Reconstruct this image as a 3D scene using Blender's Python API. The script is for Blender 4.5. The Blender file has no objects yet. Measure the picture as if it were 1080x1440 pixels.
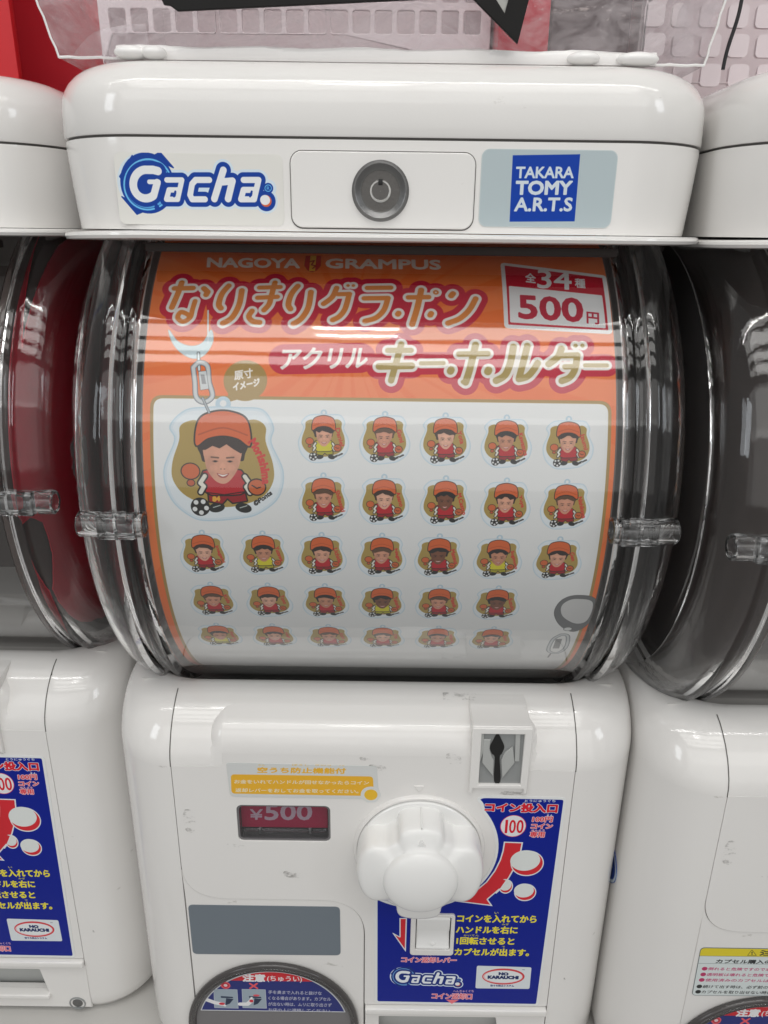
import bpy, bmesh, math, random
import numpy as np
from mathutils import Vector, Matrix
R = math.radians
random.seed(4)
SC = bpy.context.scene
COL = SC.collection
EZ = 1.30                     # height of the eye above the shop floor

# ------------------------------------------------------------------ camera
FPX, PITCH, ROLL = 1065.0, R(20.25), R(0.75)
_R0 = Vector((1, 0, 0)); _U0 = Vector((0, math.sin(PITCH), math.cos(PITCH))); _F0 = Vector((0, math.cos(PITCH), -math.sin(PITCH)))
_RT = _R0*math.cos(ROLL) + _U0*math.sin(ROLL)
_UP = -_R0*math.sin(ROLL) + _U0*math.cos(ROLL)
cd = bpy.data.cameras.new('camera'); cam = bpy.data.objects.new('camera', cd); COL.objects.link(cam)
cd.sensor_fit = 'HORIZONTAL'; cd.sensor_width = 36; cd.lens = 36*FPX/1080
cd.clip_start = 0.01; cd.clip_end = 50
m = Matrix.Identity(4)
for i in range(3):
    m[i][0] = _RT[i]; m[i][1] = _UP[i]; m[i][2] = -_F0[i]
m[2][3] = EZ
cam.matrix_world = m
SC.camera = cam

# ------------------------------------------------------------------ world, lamps, exposure
w = bpy.data.worlds.new("World"); SC.world = w; w.use_nodes = True
bg = w.node_tree.nodes['Background']
bg.inputs[0].default_value = (1.0, 0.985, 0.955, 1); bg.inputs[1].default_value = 0.29
SC.view_settings.view_transform = 'Standard'; SC.view_settings.look = 'None'
SC.view_settings.gamma = 1.0; SC.view_settings.exposure = 0.12

def area(name, loc, size, power, aim=None, color=(1, 1, 1)):
    l = bpy.data.lights.new(name, 'AREA'); l.shape = 'RECTANGLE'; l.size, l.size_y = size
    l.energy = power; l.color = color
    o = bpy.data.objects.new(name, l); COL.objects.link(o); o.location = loc
    if aim is not None:
        d = Vector(aim) - Vector(loc); o.rotation_euler = d.to_track_quat('-Z', 'Y').to_euler()
    return o
# rows of ceiling fluorescent fittings running along the aisle
for yy, wd in ((-0.12, .10), (-0.33, .19), (-0.57, .16), (-0.80, .15)):
    area('ceiling_lamp', (0.0, yy, EZ+1.35), (1.6, wd), 3.3*math.pi*1.6*wd, color=(1.0, 0.985, 0.95))
for yy in (-.23, -.33):
    area('spot_lamp', (-.07, yy, EZ+1.28), (.20, .03), .34, color=(1.0, .98, .95))
area('tube_lamp', (0.0, -.08, EZ+1.30), (2.4, .022), 3.5, color=(1.0, .99, .97))
area('front_fill', (0.1, -1.7, EZ+1.28), (3.2, .9), 11, aim=(0, .4, EZ-.1), color=(1.0, .985, .96))  # added fill from the front, brightens the card under the cap
area('low_front_fill', (0.0, -2.6, EZ+.45), (4.0, 1.7), 10, aim=(0, .4, EZ-.1), color=(1.0, .985, .965))  # added low, wide fill, lifts the card's heading under the cap
# shop window behind and to the left of the photographer
area('window_lamp', (-1.5, -0.9, EZ+0.62), (0.35, 0.75), 4, aim=(0, .45, EZ-.1), color=(0.9, 0.95, 1.0))
area('window_lamp', (1.6, -0.8, EZ+0.75), (0.35, 0.6), 3, aim=(0, .45, EZ-.1), color=(0.9, 0.95, 1.0))

# ------------------------------------------------------------------ measuring helpers
MX = -0.003
YF, YCAP = 0.3710, 0.3850
YC, ZC, RP, RW = 0.521, -0.14, 0.1560, 0.1618
def ray(u, v):
    a, b = u-540.0, 720.0-v
    A = a*math.cos(ROLL) - b*math.sin(ROLL); B = a*math.sin(ROLL) + b*math.cos(ROLL)
    return (_R0*A + _U0*B + _F0*FPX).normalized()
def onY(u, v, Y=YF, dx=0.0):                 # photo pixel -> (x, z) on the upright plane at depth Y, machine coordinates
    d = ray(u, v); t = Y/d.y
    return (d.x*t - MX - dx, d.z*t)
def onP(u, v, Rr=RP):                        # photo pixel -> (x, arc length) on the drum's card
    d = ray(u, v)
    a = d.y*d.y + d.z*d.z; b = -2*(d.y*YC + d.z*ZC); c = YC*YC + ZC*ZC - Rr*Rr
    q = max(b*b - 4*a*c, 0.0); t = (-b - math.sqrt(q))/(2*a)
    y, z = d.y*t, d.z*t
    return (d.x*t - MX, Rr*math.atan2(z-ZC, YC-y))
def F(u, v): return onY(u, v, YF)
def C(u, v): return onY(u, v, YCAP)

# ------------------------------------------------------------------ print canvas (flat print painted from signed distances)
_glyph = {}
def glyph_edges(s):
    if s in _glyph: return _glyph[s]
    cu = bpy.data.curves.new('t', 'FONT'); cu.body = s; cu.resolution_u = 3; cu.size = 1
    ob = bpy.data.objects.new('t', cu); COL.objects.link(ob)
    dg = bpy.context.evaluated_depsgraph_get(); dg.update()
    ev = ob.evaluated_get(dg); me = ev.to_mesh()
    co = np.empty(len(me.vertices)*3); me.vertices.foreach_get('co', co); co = co.reshape(-1, 3)[:, :2]
    cnt = {}
    for p in me.polygons:
        vs = list(p.vertices)
        for i in range(len(vs)):
            k = (vs[i], vs[(i+1) % len(vs)]); k = (min(k), max(k)); cnt[k] = cnt.get(k, 0)+1
    E = np.array([[*co[a], *co[b]] for (a, b), n in cnt.items() if n == 1]).reshape(-1, 4)
    ev.to_mesh_clear(); bpy.data.objects.remove(ob); bpy.data.curves.remove(cu)
    if len(E) == 0: E = np.zeros((1, 4))
    _glyph[s] = E
    return E

class Canvas:
    def __init__(s, name, x0, x1, y0, y1, ppm, color):
        s.name, s.x0, s.x1, s.y0, s.y1, s.ppm = name, x0, x1, y0, y1, ppm
        s.W = int(round((x1-x0)*ppm)); s.H = int(round((y1-y0)*ppm))
        s.buf = np.empty((s.H, s.W, 3), np.float32); s.buf[:] = np.array(color)/255.0
    def px(s, p): return ((p[0]-s.x0)*s.ppm, (p[1]-s.y0)*s.ppm)
    def sdf(s, edges=None, segs=None, grow=0.0):
        # edges: Nx4 metres closed contours (even-odd); segs: list of (p, q, radius)
        mg = grow*s.ppm + 3
        E = np.zeros((0, 4)) if edges is None else np.asarray(edges, float).copy()
        if len(E):
            E[:, 0::2] = (E[:, 0::2]-s.x0)*s.ppm; E[:, 1::2] = (E[:, 1::2]-s.y0)*s.ppm
        S = [(*s.px(p), *s.px(q), r*s.ppm) for p, q, r in (segs or [])]
        xs = []; ys = []
        if len(E): xs += [E[:, 0::2].min(), E[:, 0::2].max()]; ys += [E[:, 1::2].min(), E[:, 1::2].max()]
        for a in S: xs += [min(a[0], a[2])-a[4], max(a[0], a[2])+a[4]]; ys += [min(a[1], a[3])-a[4], max(a[1], a[3])+a[4]]
        X0 = max(int(min(xs)-mg), 0); X1 = min(int(max(xs)+mg)+2, s.W); Y0 = max(int(min(ys)-mg), 0); Y1 = min(int(max(ys)+mg)+2, s.H)
        if X1 <= X0 or Y1 <= Y0: return None
        D = np.full((Y1-Y0, X1-X0), mg, np.float32)
        def upd(T, x1, y1, x2, y2, r):
            m_ = mg + r
            a0 = max(int(min(x1, x2)-m_)-X0, 0); a1 = min(int(max(x1, x2)+m_)+2-X0, X1-X0)
            b0 = max(int(min(y1, y2)-m_)-Y0, 0); b1 = min(int(max(y1, y2)+m_)+2-Y0, Y1-Y0)
            if a1 <= a0 or b1 <= b0: return
            gx = np.arange(a0, a1)[None, :]+X0+.5-x1; gy = np.arange(b0, b1)[:, None]+Y0+.5-y1
            dx, dy = x2-x1, y2-y1; L = dx*dx+dy*dy
            t = np.clip((gx*dx+gy*dy)/L, 0, 1) if L > 1e-9 else 0.0
            d = np.sqrt((gx-t*dx)**2+(gy-t*dy)**2)-r
            T[b0:b1, a0:a1] = np.minimum(T[b0:b1, a0:a1], d)
        if len(E):
            fl = np.zeros((Y1-Y0, X1-X0+1), np.int32)
            for x1, y1, x2, y2 in E:
                upd(D, x1, y1, x2, y2, 0.0)
                if y1 == y2: continue
                lo, hi = (y1, y2) if y1 < y2 else (y2, y1)
                r0 = max(int(math.ceil(lo-.5)), Y0); r1 = min(int(math.ceil(hi-.5)), Y1)
                if r1 <= r0: continue
                rr = np.arange(r0, r1); xc = x1+(rr+.5-y1)*(x2-x1)/(y2-y1)
                cc = np.clip(np.ceil(xc-.5).astype(int)-X0, 0, X1-X0)
                np.add.at(fl, (rr-Y0, cc), 1)
            ins = (np.cumsum(fl, 1)[:, :-1] % 2) == 1
            D = np.where(ins, -D, D)
        for a in S: upd(D, *a)
        return (X0, Y0, X1, Y1, D)
    def paint(s, T, color, grow=0.0, alpha=1.0, soft=1.0, mask=None):
        if T is None: return
        X0, Y0, X1, Y1, D = T
        a = np.clip(.5-(D-grow*s.ppm)/soft, 0, 1)*alpha
        if mask is not None: a = a*mask(X0, Y0, X1, Y1)
        b = s.buf[Y0:Y1, X0:X1]
        b[:] = b*(1-a[..., None])+np.array(color, np.float32)/255.0*a[..., None]
    def poly(s, pts, color, grow=0.0, alpha=1.0, soft=1.0, outline=None):
        E = [[*pts[i], *pts[(i+1) % len(pts)]] for i in range(len(pts))]
        g = grow+(outline[1] if outline else 0)
        T = s.sdf(E, None, max(abs(g), abs(grow)))
        if outline: s.paint(T, outline[0], grow+outline[1], alpha, soft)
        s.paint(T, color, grow, alpha, soft)
    def ell(s, c, rx, ry, color, rot=0.0, **k):
        n = 40
        s.poly([(c[0]+rx*math.cos(t)*math.cos(rot)-ry*math.sin(t)*math.sin(rot), c[1]+rx*math.cos(t)*math.sin(rot)+ry*math.sin(t)*math.cos(rot)) for t in [2*math.pi*i/n for i in range(n)]], color, **k)
    def stroke(s, lines, layers, alpha=1.0):
        # lines: list of (points, radius); layers: list of (color, extra grow) outermost first
        segs = []
        for pts, r in lines:
            if len(pts) == 1: segs.append((pts[0], pts[0], r))
            for a, b in zip(pts[:-1], pts[1:]): segs.append((a, b, r))
        T = s.sdf(None, segs, max(g for _, g in layers))
        for c, g in layers: s.paint(T, c, g, alpha)
    def text(s, st, p0, p1, p2, layers, alpha=1.0):
        # p0 lower left, p1 lower right, p2 upper left of the inked box
        G = glyph_edges(st)
        lo = np.array([G[:, 0::2].min(), G[:, 1::2].min()]); hi = np.array([G[:, 0::2].max(), G[:, 1::2].max()])
        sz = np.maximum(hi-lo, 1e-6)
        out = np.empty_like(G)
        for k in (0, 2):
            a = (G[:, k]-lo[0])/sz[0]; b = (G[:, k+1]-lo[1])/sz[1]
            out[:, k] = p0[0]+a*(p1[0]-p0[0])+b*(p2[0]-p0[0])
            out[:, k+1] = p0[1]+a*(p1[1]-p0[1])+b*(p2[1]-p0[1])
        T = s.sdf(out, None, max(max(g for _, g in layers), 0))
        for c, g in layers: s.paint(T, c, g, alpha)
    def image(s):
        im = bpy.data.images.new(s.name, s.W, s.H, alpha=False)
        rgba = np.ones((s.H, s.W, 4), np.float32); rgba[..., :3] = np.clip(s.buf, 0, 1)
        im.pixels.foreach_set(rgba.ravel()); im.update(); im.pack()
        return im
def smooth_pts(pts, closed=False, n=6):
    out = []; N = len(pts)
    rng = range(N) if closed else range(N-1)
    for i in rng:
        g = (lambda k: pts[k % N]) if closed else (lambda k: pts[min(max(k, 0), N-1)])
        a, b, c, d = g(i-1), g(i), g(i+1), g(i+2)
        for j in range(n):
            t = j/n
            out.append(tuple(.5*(2*b[k]+(c[k]-a[k])*t+(2*a[k]-5*b[k]+4*c[k]-d[k])*t*t+(3*b[k]-a[k]-3*c[k]+d[k])*t**3) for k in (0, 1)))
    if not closed: out.append(pts[-1])
    return out
def rrect(x0, x1, z0, z1, r, n=6):
    out = []
    for cx, cz, a0 in ((x1-r, z1-r, 0), (x0+r, z1-r, 90), (x0+r, z0+r, 180), (x1-r, z0+r, 270)):
        for i in range(n+1):
            a = R(a0+90*i/n); out.append((cx+r*math.cos(a), cz+r*math.sin(a)))
    return out
def fillet(pts, rad, n=6):
    """round the corners of a polygon; rad is one radius or one per corner"""
    out = []; N = len(pts)
    for i in range(N):
        r = rad[i] if isinstance(rad, (list, tuple)) else rad
        p = Vector(pts[i]); a = Vector(pts[i-1]); b = Vector(pts[(i+1) % N])
        if r <= 0: out.append(tuple(p)); continue
        da = (a-p); db = (b-p); la, lb = da.length, db.length; da /= la; db /= lb
        ang = math.acos(max(-1, min(1, da.dot(db))))
        L = min(r/math.tan(ang/2), la*.49, lb*.49)
        A = p+da*L; B = p+db*L
        for k in range(n+1):
            t = k/n; q = A*(1-t)**2+p*2*t*(1-t)+B*t*t; out.append((q.x, q.y))
    return out

# ------------------------------------------------------------------ materials
def mat(name): 
    M = bpy.data.materials.new(name); M.use_nodes = True
    return M, M.node_tree, M.node_tree.nodes['Principled BSDF']
def plastic(name, color, rough=.3, spec=.5, dirt=0.0, bump=0.0, scale=60, metal=0.0, coat=0.0):
    M, nt, b = mat(name); N = nt.nodes; L = nt.links
    b.inputs['Base Color'].default_value = (*color, 1); b.inputs['Roughness'].default_value = rough
    b.inputs['Specular IOR Level'].default_value = spec; b.inputs['Metallic'].default_value = metal
    b.inputs['Coat Weight'].default_value = coat
    tc = N.new('ShaderNodeTexCoord')
    n1 = N.new('ShaderNodeTexNoise'); n1.inputs['Scale'].default_value = scale*.4; n1.inputs['Detail'].default_value = 6
    L.new(tc.outputs['Object'], n1.inputs['Vector'])
    mr = N.new('ShaderNodeMapRange'); mr.inputs['To Min'].default_value = rough*.8; mr.inputs['To Max'].default_value = rough*1.25
    L.new(n1.outputs['Fac'], mr.inputs['Value']); L.new(mr.outputs['Result'], b.inputs['Roughness'])
    if dirt > 0:
        n2 = N.new('ShaderNodeTexNoise'); n2.inputs['Scale'].default_value = 9; n2.inputs['Detail'].default_value = 8
        L.new(tc.outputs['Object'], n2.inputs['Vector'])
        cr = N.new('ShaderNodeMapRange'); cr.inputs['From Min'].default_value = .35; cr.inputs['From Max'].default_value = .75
        cr.inputs['To Min'].default_value = 0; cr.inputs['To Max'].default_value = dirt
        L.new(n2.outputs['Fac'], cr.inputs['Value'])
        # sparse scuffs
        mp = N.new('ShaderNodeMapping'); mp.inputs['Scale'].default_value = (1, 1, 2.2); mp.inputs['Rotation'].default_value = (.3, .5, .2)
        L.new(tc.outputs['Object'], mp.inputs['Vector'])
        n3 = N.new('ShaderNodeTexNoise'); n3.inputs['Scale'].default_value = 48; n3.inputs['Detail'].default_value = 5; n3.inputs['Roughness'].default_value = .65
        L.new(mp.outputs['Vector'], n3.inputs['Vector'])
        c3 = N.new('ShaderNodeMapRange'); c3.inputs['From Min'].default_value = .685; c3.inputs['From Max'].default_value = .76; c3.inputs['To Max'].default_value = .55
        L.new(n3.outputs['Fac'], c3.inputs['Value'])
        mx = N.new('ShaderNodeMath'); mx.operation = 'MAXIMUM'; L.new(cr.outputs['Result'], mx.inputs[0]); L.new(c3.outputs['Result'], mx.inputs[1])
        mc = N.new('ShaderNodeMix'); mc.data_type = 'RGBA'; mc.inputs['A'].default_value = (*color, 1)
        mc.inputs['B'].default_value = (color[0]*.42, color[1]*.40, color[2]*.36, 1)
        L.new(mx.outputs[0], mc.inputs['Factor']); L.new(mc.outputs['Result'], b.inputs['Base Color'])
    if bump > 0:
        n4 = N.new('ShaderNodeTexNoise'); n4.inputs['Scale'].default_value = scale*12; n4.inputs['Detail'].default_value = 3
        L.new(tc.outputs['Object'], n4.inputs['Vector'])
        bp = N.new('ShaderNodeBump'); bp.inputs['Strength'].default_value = bump; bp.inputs['Distance'].default_value = .0004
        L.new(n4.outputs['Fac'], bp.inputs['Height']); L.new(bp.outputs['Normal'], b.inputs['Normal'])
    return M
def printed(name, cv, rough=.35, spec=.5, bump=0.0):
    M, nt, b = mat(name); N = nt.nodes; L = nt.links
    t = N.new('ShaderNodeTexImage'); t.image = cv.image(); t.interpolation = 'Cubic'; t.extension = 'EXTEND'
    L.new(t.outputs['Color'], b.inputs['Base Color']); b.inputs['Roughness'].default_value = rough
    b.inputs['Specular IOR Level'].default_value = spec
    if bump:
        tc = N.new('ShaderNodeTexCoord'); n = N.new('ShaderNodeTexNoise'); n.inputs['Scale'].default_value = 14; n.inputs['Detail'].default_value = 3
        L.new(tc.outputs['Object'], n.inputs['Vector'])
        bp = N.new('ShaderNodeBump'); bp.inputs['Strength'].default_value = bump; bp.inputs['Distance'].default_value = .004
        L.new(n.outputs['Fac'], bp.inputs['Height']); L.new(bp.outputs['Normal'], b.inputs['Normal'])
    return M
def sheet_clear(name, tint=(.96, .97, .97), haze=0.0, hazecol=(.9, .9, .9), refl=1.0, rough=.03, scratch=0.0, wave=0.0):
    """thin clear sheet: straight-through transparency with a glossy reflection on top"""
    M = bpy.data.materials.new(name); M.use_nodes = True; nt = M.node_tree; N = nt.nodes; L = nt.links; N.clear()
    out = N.new('ShaderNodeOutputMaterial')
    tr = N.new('ShaderNodeBsdfTransparent'); tr.inputs[0].default_value = (*tint, 1)
    df = N.new('ShaderNodeBsdfDiffuse'); df.inputs[0].default_value = (*hazecol, 1)
    gl = N.new('ShaderNodeBsdfGlossy'); gl.inputs['Roughness'].default_value = rough
    fr = N.new('ShaderNodeFresnel'); fr.inputs['IOR'].default_value = 1.5
    ml = N.new('ShaderNodeMath'); ml.operation = 'MULTIPLY'; ml.inputs[1].default_value = refl; ml.use_clamp = True
    L.new(fr.outputs[0], ml.inputs[0])
    ge = N.new('ShaderNodeNewGeometry'); mi = N.new('ShaderNodeMapRange'); mi.inputs['To Min'].default_value = 1.5; mi.inputs['To Max'].default_value = 1/1.5
    L.new(ge.outputs['Backfacing'], mi.inputs['Value']); L.new(mi.outputs['Result'], fr.inputs['IOR'])   # same reflectance from either side of the sheet
    m1 = N.new('ShaderNodeMixShader'); m1.inputs[0].default_value = haze; L.new(tr.outputs[0], m1.inputs[1]); L.new(df.outputs[0], m1.inputs[2])
    tc = N.new('ShaderNodeTexCoord')
    if scratch > 0:
        n = N.new('ShaderNodeTexNoise'); n.inputs['Scale'].default_value = 38; n.inputs['Detail'].default_value = 8; n.inputs['Roughness'].default_value = .7; n.inputs['Distortion'].default_value = 1.2
        mp = N.new('ShaderNodeMapping'); mp.inputs['Scale'].default_value = (1, .4, 1.8); L.new(tc.outputs['Object'], mp.inputs['Vector']); L.new(mp.outputs[0], n.inputs['Vector'])
        r = N.new('ShaderNodeMapRange'); r.inputs['From Min'].default_value = .42; r.inputs['From Max'].default_value = .75; r.inputs['To Min'].default_value = haze; r.inputs['To Max'].default_value = haze+scratch
        L.new(n.outputs['Fac'], r.inputs['Value']); L.new(r.outputs['Result'], m1.inputs[0])
    if wave > 0:
        n = N.new('ShaderNodeTexNoise'); n.inputs['Scale'].default_value = 11; n.inputs['Detail'].default_value = 3
        L.new(tc.outputs['Object'], n.inputs['Vector'])
        bp = N.new('ShaderNodeBump'); bp.inputs['Strength'].default_value = wave; bp.inputs['Distance'].default_value = .003
        L.new(n.outputs['Fac'], bp.inputs['Height']); L.new(bp.outputs['Normal'], gl.inputs['Normal'])
    m2 = N.new('ShaderNodeMixShader'); L.new(ml.outputs[0], m2.inputs[0]); L.new(m1.outputs[0], m2.inputs[1]); L.new(gl.outputs[0], m2.inputs[2])
    L.new(m2.outputs[0], out.inputs['Surface'])
    return M
def clear_solid(name, color=(.97, .975, .98), rough=.02, bump=0.0):
    M, nt, b = mat(name); b.inputs['Base Color'].default_value = (*color, 1); b.inputs['Roughness'].default_value = rough
    b.inputs['Transmission Weight'].default_value = 1; b.inputs['IOR'].default_value = 1.47
    if bump:
        N = nt.nodes; L = nt.links
        tc = N.new('ShaderNodeTexCoord'); n = N.new('ShaderNodeTexNoise'); n.inputs['Scale'].default_value = 40; n.inputs['Detail'].default_value = 5
        L.new(tc.outputs['Object'], n.inputs['Vector'])
        bp = N.new('ShaderNodeBump'); bp.inputs['Strength'].default_value = bump; bp.inputs['Distance'].default_value = .002
        L.new(n.outputs['Fac'], bp.inputs['Height']); L.new(bp.outputs['Normal'], b.inputs['Normal'])
    return M
M_WHITE = plastic('white_plastic', (.765, .752, .735), .08, .5, dirt=.05, bump=.05)
M_WHITE2 = plastic('white_knob_plastic', (.82, .82, .81), .20, .5, dirt=.02, bump=.04)
M_SEAM = plastic('seam_shade', (.10, .095, .09), .6)  # dark colour stands for the shade inside seams and gaps
M_DARK = plastic('drum_interior_shade', (.115, .090, .082), .40)  # dark tone stands in for the unlit inside of the drum
M_STEEL = plastic('dark_steel', (.20, .20, .20), .35, metal=.9, bump=.2)
M_STEEL2 = plastic('lock_face_steel', (.13, .125, .12), .42, metal=.7, bump=.35)
M_BRIGHT = plastic('worn_steel_edge', (.7, .7, .68), .25, metal=1)
M_BLACK = plastic('hole_shade_black', (.006, .006, .006), .5)  # black colour stands for the darkness inside slot and keyway
M_GREY = plastic('grey_slot_plastic', (.27, .28, .28), .42, dirt=.1)
M_GREYL = plastic('light_grey_slot_plastic', (.42, .43, .42), .38, dirt=.1)
M_SLATE = plastic('slate_blank_sticker', (.155, .185, .215), .40, dirt=.04)
M_SMOKE = plastic('smoked_grey_flap', (.16, .155, .16), .16, .6)
M_SMOKE2 = plastic('smoked_grey_rim', (.055, .05, .05), .12, .7)
M_RED = plastic('red_card', (.78, .022, .055), .35, dirt=.0)
M_WALLRED = plastic('red_display_panel', (.62, .018, .034), .5, dirt=.10)
M_WALLRED2 = plastic('bright_red_display_panel', (.58, .016, .024), .5, dirt=.08)
M_RACK = plastic('dark_brown_rack', (.030, .022, .020), .6)
M_SHELF = plastic('grey_shelf', (.50, .49, .47), .4, dirt=.1)
M_WIN = sheet_clear('clear_drum_sheet', (.95, .955, .955), haze=.006, refl=2.5, rough=.045, wave=.12)
M_END = sheet_clear('clear_end_sheet', (.95, .95, .95), haze=.035, refl=1.8, rough=.06, wave=.25)
M_RING = clear_solid('clear_acrylic', (.985, .988, .992), .03, bump=.10)
M_TRAY = sheet_clear('clear_crinkled_tray', (.97, .965, .97), haze=.045, hazecol=(.93, .86, .88), refl=.55, rough=.12, scratch=.24, wave=.5)
M_LIP = plastic('frosted_lip', (.88, .86, .85), .22)
M_LIP.node_tree.nodes['Principled BSDF'].inputs['Transmission Weight'].default_value = .08
M_RIM = plastic('frosted_tray_rim', (.86, .85, .84), .25)
M_PINK = plastic('pinkish_white_basket', (.66, .57, .59), .4)
M_PINK2 = plastic('mauve_white_basket', (.64, .56, .58), .4)

# ------------------------------------------------------------------ mesh helpers
PLATES = set()
def obj(name, me, material, parent=None, smooth=True, off=None):
    isplate = False
    if isinstance(me, bmesh.types.BMesh):
        isplate = id(me) in PLATES; PLATES.discard(id(me)); bm = me; me = bpy.data.meshes.new(name); bm.normal_update(); bm.to_mesh(me); bm.free()
    me.name = name
    for m_ in (material if isinstance(material, (list, tuple)) else [material]): me.materials.append(m_)
    if smooth:
        me.polygons.foreach_set('use_smooth', [True]*len(me.polygons))
        me.set_sharp_from_angle(angle=R(38))
        if isplate:        # keep the flat faces flat: the edge between face and rounding is sharp
            bm = bmesh.new(); bm.from_mesh(me)
            for e in bm.edges:
                if len(e.link_faces) == 2:
                    a, b = (abs(f.normal.y) > .9995 for f in e.link_faces)
                    if a != b: e.smooth = False
            bm.to_mesh(me); bm.free()
    o = bpy.data.objects.new(name, me); COL.objects.link(o)
    if parent is not None:
        o.parent = parent
        if off is not None: o.location = off
    return o
def loft(rings, close_ends=True):
    bm = bmesh.new(); V = [[bm.verts.new(p) for p in r] for r in rings]; n = len(rings[0])
    for a, b in zip(V[:-1], V[1:]):
        for i in range(n):
            j = (i+1) % n
            try: bm.faces.new((a[i], a[j], b[j], b[i]))
            except ValueError: pass
    if close_ends:
        bm.faces.new(list(reversed(V[0]))); bm.faces.new(V[-1])
    bmesh.ops.remove_doubles(bm, verts=bm.verts, dist=2e-6)
    bmesh.ops.recalc_face_normals(bm, faces=bm.faces)
    return bm
def plan(hw, yf, yb, r, z, pocket=None, cx=0.0, n=8):
    """rounded-rectangle plan outline at height z, front at yf; pocket=(x0, x1, depth) sinks part of the front"""
    out = []
    def arc(x, y, a0):
        for i in range(n+1):
            a = R(a0+90*i/n); out.append((cx+x+r*math.cos(a), y+r*math.sin(a), z))
    arc(hw-r, yb-r, 0); arc(-hw+r, yb-r, 90); arc(-hw+r, yf+r, 180)
    if pocket:
        x0, x1, d = pocket
        out += [(x0, yf, z), (x0, yf+d, z), (x1, yf+d, z), (x1, yf, z)]
    arc(hw-r, yf+r, 270)
    return out
def box(bm, x0, x1, y0, y1, z0, z1):
    v = [bm.verts.new((x, y, z)) for x in (x0, x1) for y in (y0, y1) for z in (z0, z1)]
    for f in ((0, 1, 3, 2), (4, 6, 7, 5), (0, 4, 5, 1), (2, 3, 7, 6), (0, 2, 6, 4), (1, 5, 7, 3)): bm.faces.new([v[i] for i in f])
def bevelled(bm, w, seg=2):
    bmesh.ops.recalc_face_normals(bm, faces=bm.faces)
    if w > 0: bmesh.ops.bevel(bm, geom=list(bm.edges), offset=w, segments=seg, profile=.5, affect='EDGES')
    return bm
def boxbm(x0, x1, y0, y1, z0, z1, w=0.0, seg=2):
    bm = bmesh.new(); box(bm, x0, x1, y0, y1, z0, z1); return bevelled(bm, w, seg)
def plate(outer, holes, yf, yb, bev=0.0, bseg=2):
    """upright plate: outline (x, z) with holes, front face at yf, back at yb, rounded front/back edges"""
    cu = bpy.data.curves.new('p', 'CURVE'); cu.dimensions = '2D'; cu.fill_mode = 'BOTH'
    for pts in [outer]+list(holes):
        sp = cu.splines.new('POLY'); sp.points.add(len(pts)-1); sp.use_cyclic_u = True
        for i, p in enumerate(pts): sp.points[i].co = (p[0], p[1], 0, 1)
    cu.extrude = max((yb-yf)/2-bev, 1e-6); cu.bevel_depth = bev; cu.bevel_resolution = bseg; cu.offset = -bev
    ob = bpy.data.objects.new('p', cu); COL.objects.link(ob)
    dg = bpy.context.evaluated_depsgraph_get(); dg.update()
    me = bpy.data.meshes.new_from_object(ob.evaluated_get(dg))
    bpy.data.objects.remove(ob); bpy.data.curves.remove(cu)
    ym = (yf+yb)/2
    bm = bmesh.new(); bm.from_mesh(me); bpy.data.meshes.remove(me)
    for v in bm.verts: x, z, t = v.co; v.co = (x, ym-t, z)
    bmesh.ops.remove_doubles(bm, verts=bm.verts, dist=1e-6)
    bmesh.ops.recalc_face_normals(bm, faces=bm.faces)
    PLATES.add(id(bm))
    return bm
def lathe(profile, axis, origin, seg=96, a0=0, a1=360):
    """profile of (along-axis, radius); axis 'X' or 'Y' (toward viewer is -Y)"""
    bm = bmesh.new(); full = (a1-a0) >= 360
    n = seg if full else seg+1; rows = []
    for i in range(n):
        a = R(a0+(a1-a0)*i/seg); row = []
        for t, r in profile:
            if axis == 'X': p = (origin[0]+t, origin[1]-r*math.cos(a), origin[2]+r*math.sin(a))
            else: p = (origin[0]+r*math.cos(a), origin[1]+t, origin[2]+r*math.sin(a))
            row.append(bm.verts.new(p))
        rows.append(row)
    for i in range(seg):
        A = rows[i]; B = rows[(i+1) % n]
        for k in range(len(profile)-1): bm.faces.new((A[k], A[k+1], B[k+1], B[k]))
    bmesh.ops.remove_doubles(bm, verts=bm.verts, dist=1e-6)
    bmesh.ops.recalc_face_normals(bm, faces=bm.faces)
    return bm
def uvmap(o, cv, fn=lambda co: (co.x, co.z)):
    me = o.data
    while me.uv_layers: me.uv_layers.remove(me.uv_layers[0])
    uv = me.uv_layers.new(name='UVMap')
    for l in me.loops:
        x, y = fn(me.vertices[l.vertex_index].co)
        uv.data[l.index].uv = ((x-cv.x0)/(cv.x1-cv.x0), (y-cv.y0)/(cv.y1-cv.y0))
def ribbon(pts, wd, nrm=(0, -1, 0)):
    """flat strip of width wd following 3D points"""
    bm = bmesh.new(); prev = None
    P = [Vector(p) for p in pts]
    for i, p in enumerate(P):
        t = (P[min(i+1, len(P)-1)]-P[max(i-1, 0)]).normalized(); nn = Vector(nrm[i] if isinstance(nrm, list) else nrm)
        s_ = t.cross(nn).normalized()*wd/2
        a, b = bm.verts.new(p-s_), bm.verts.new(p+s_)
        if prev: bm.faces.new((prev[0], prev[1], b, a))
        prev = (a, b)
    return bm
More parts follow.
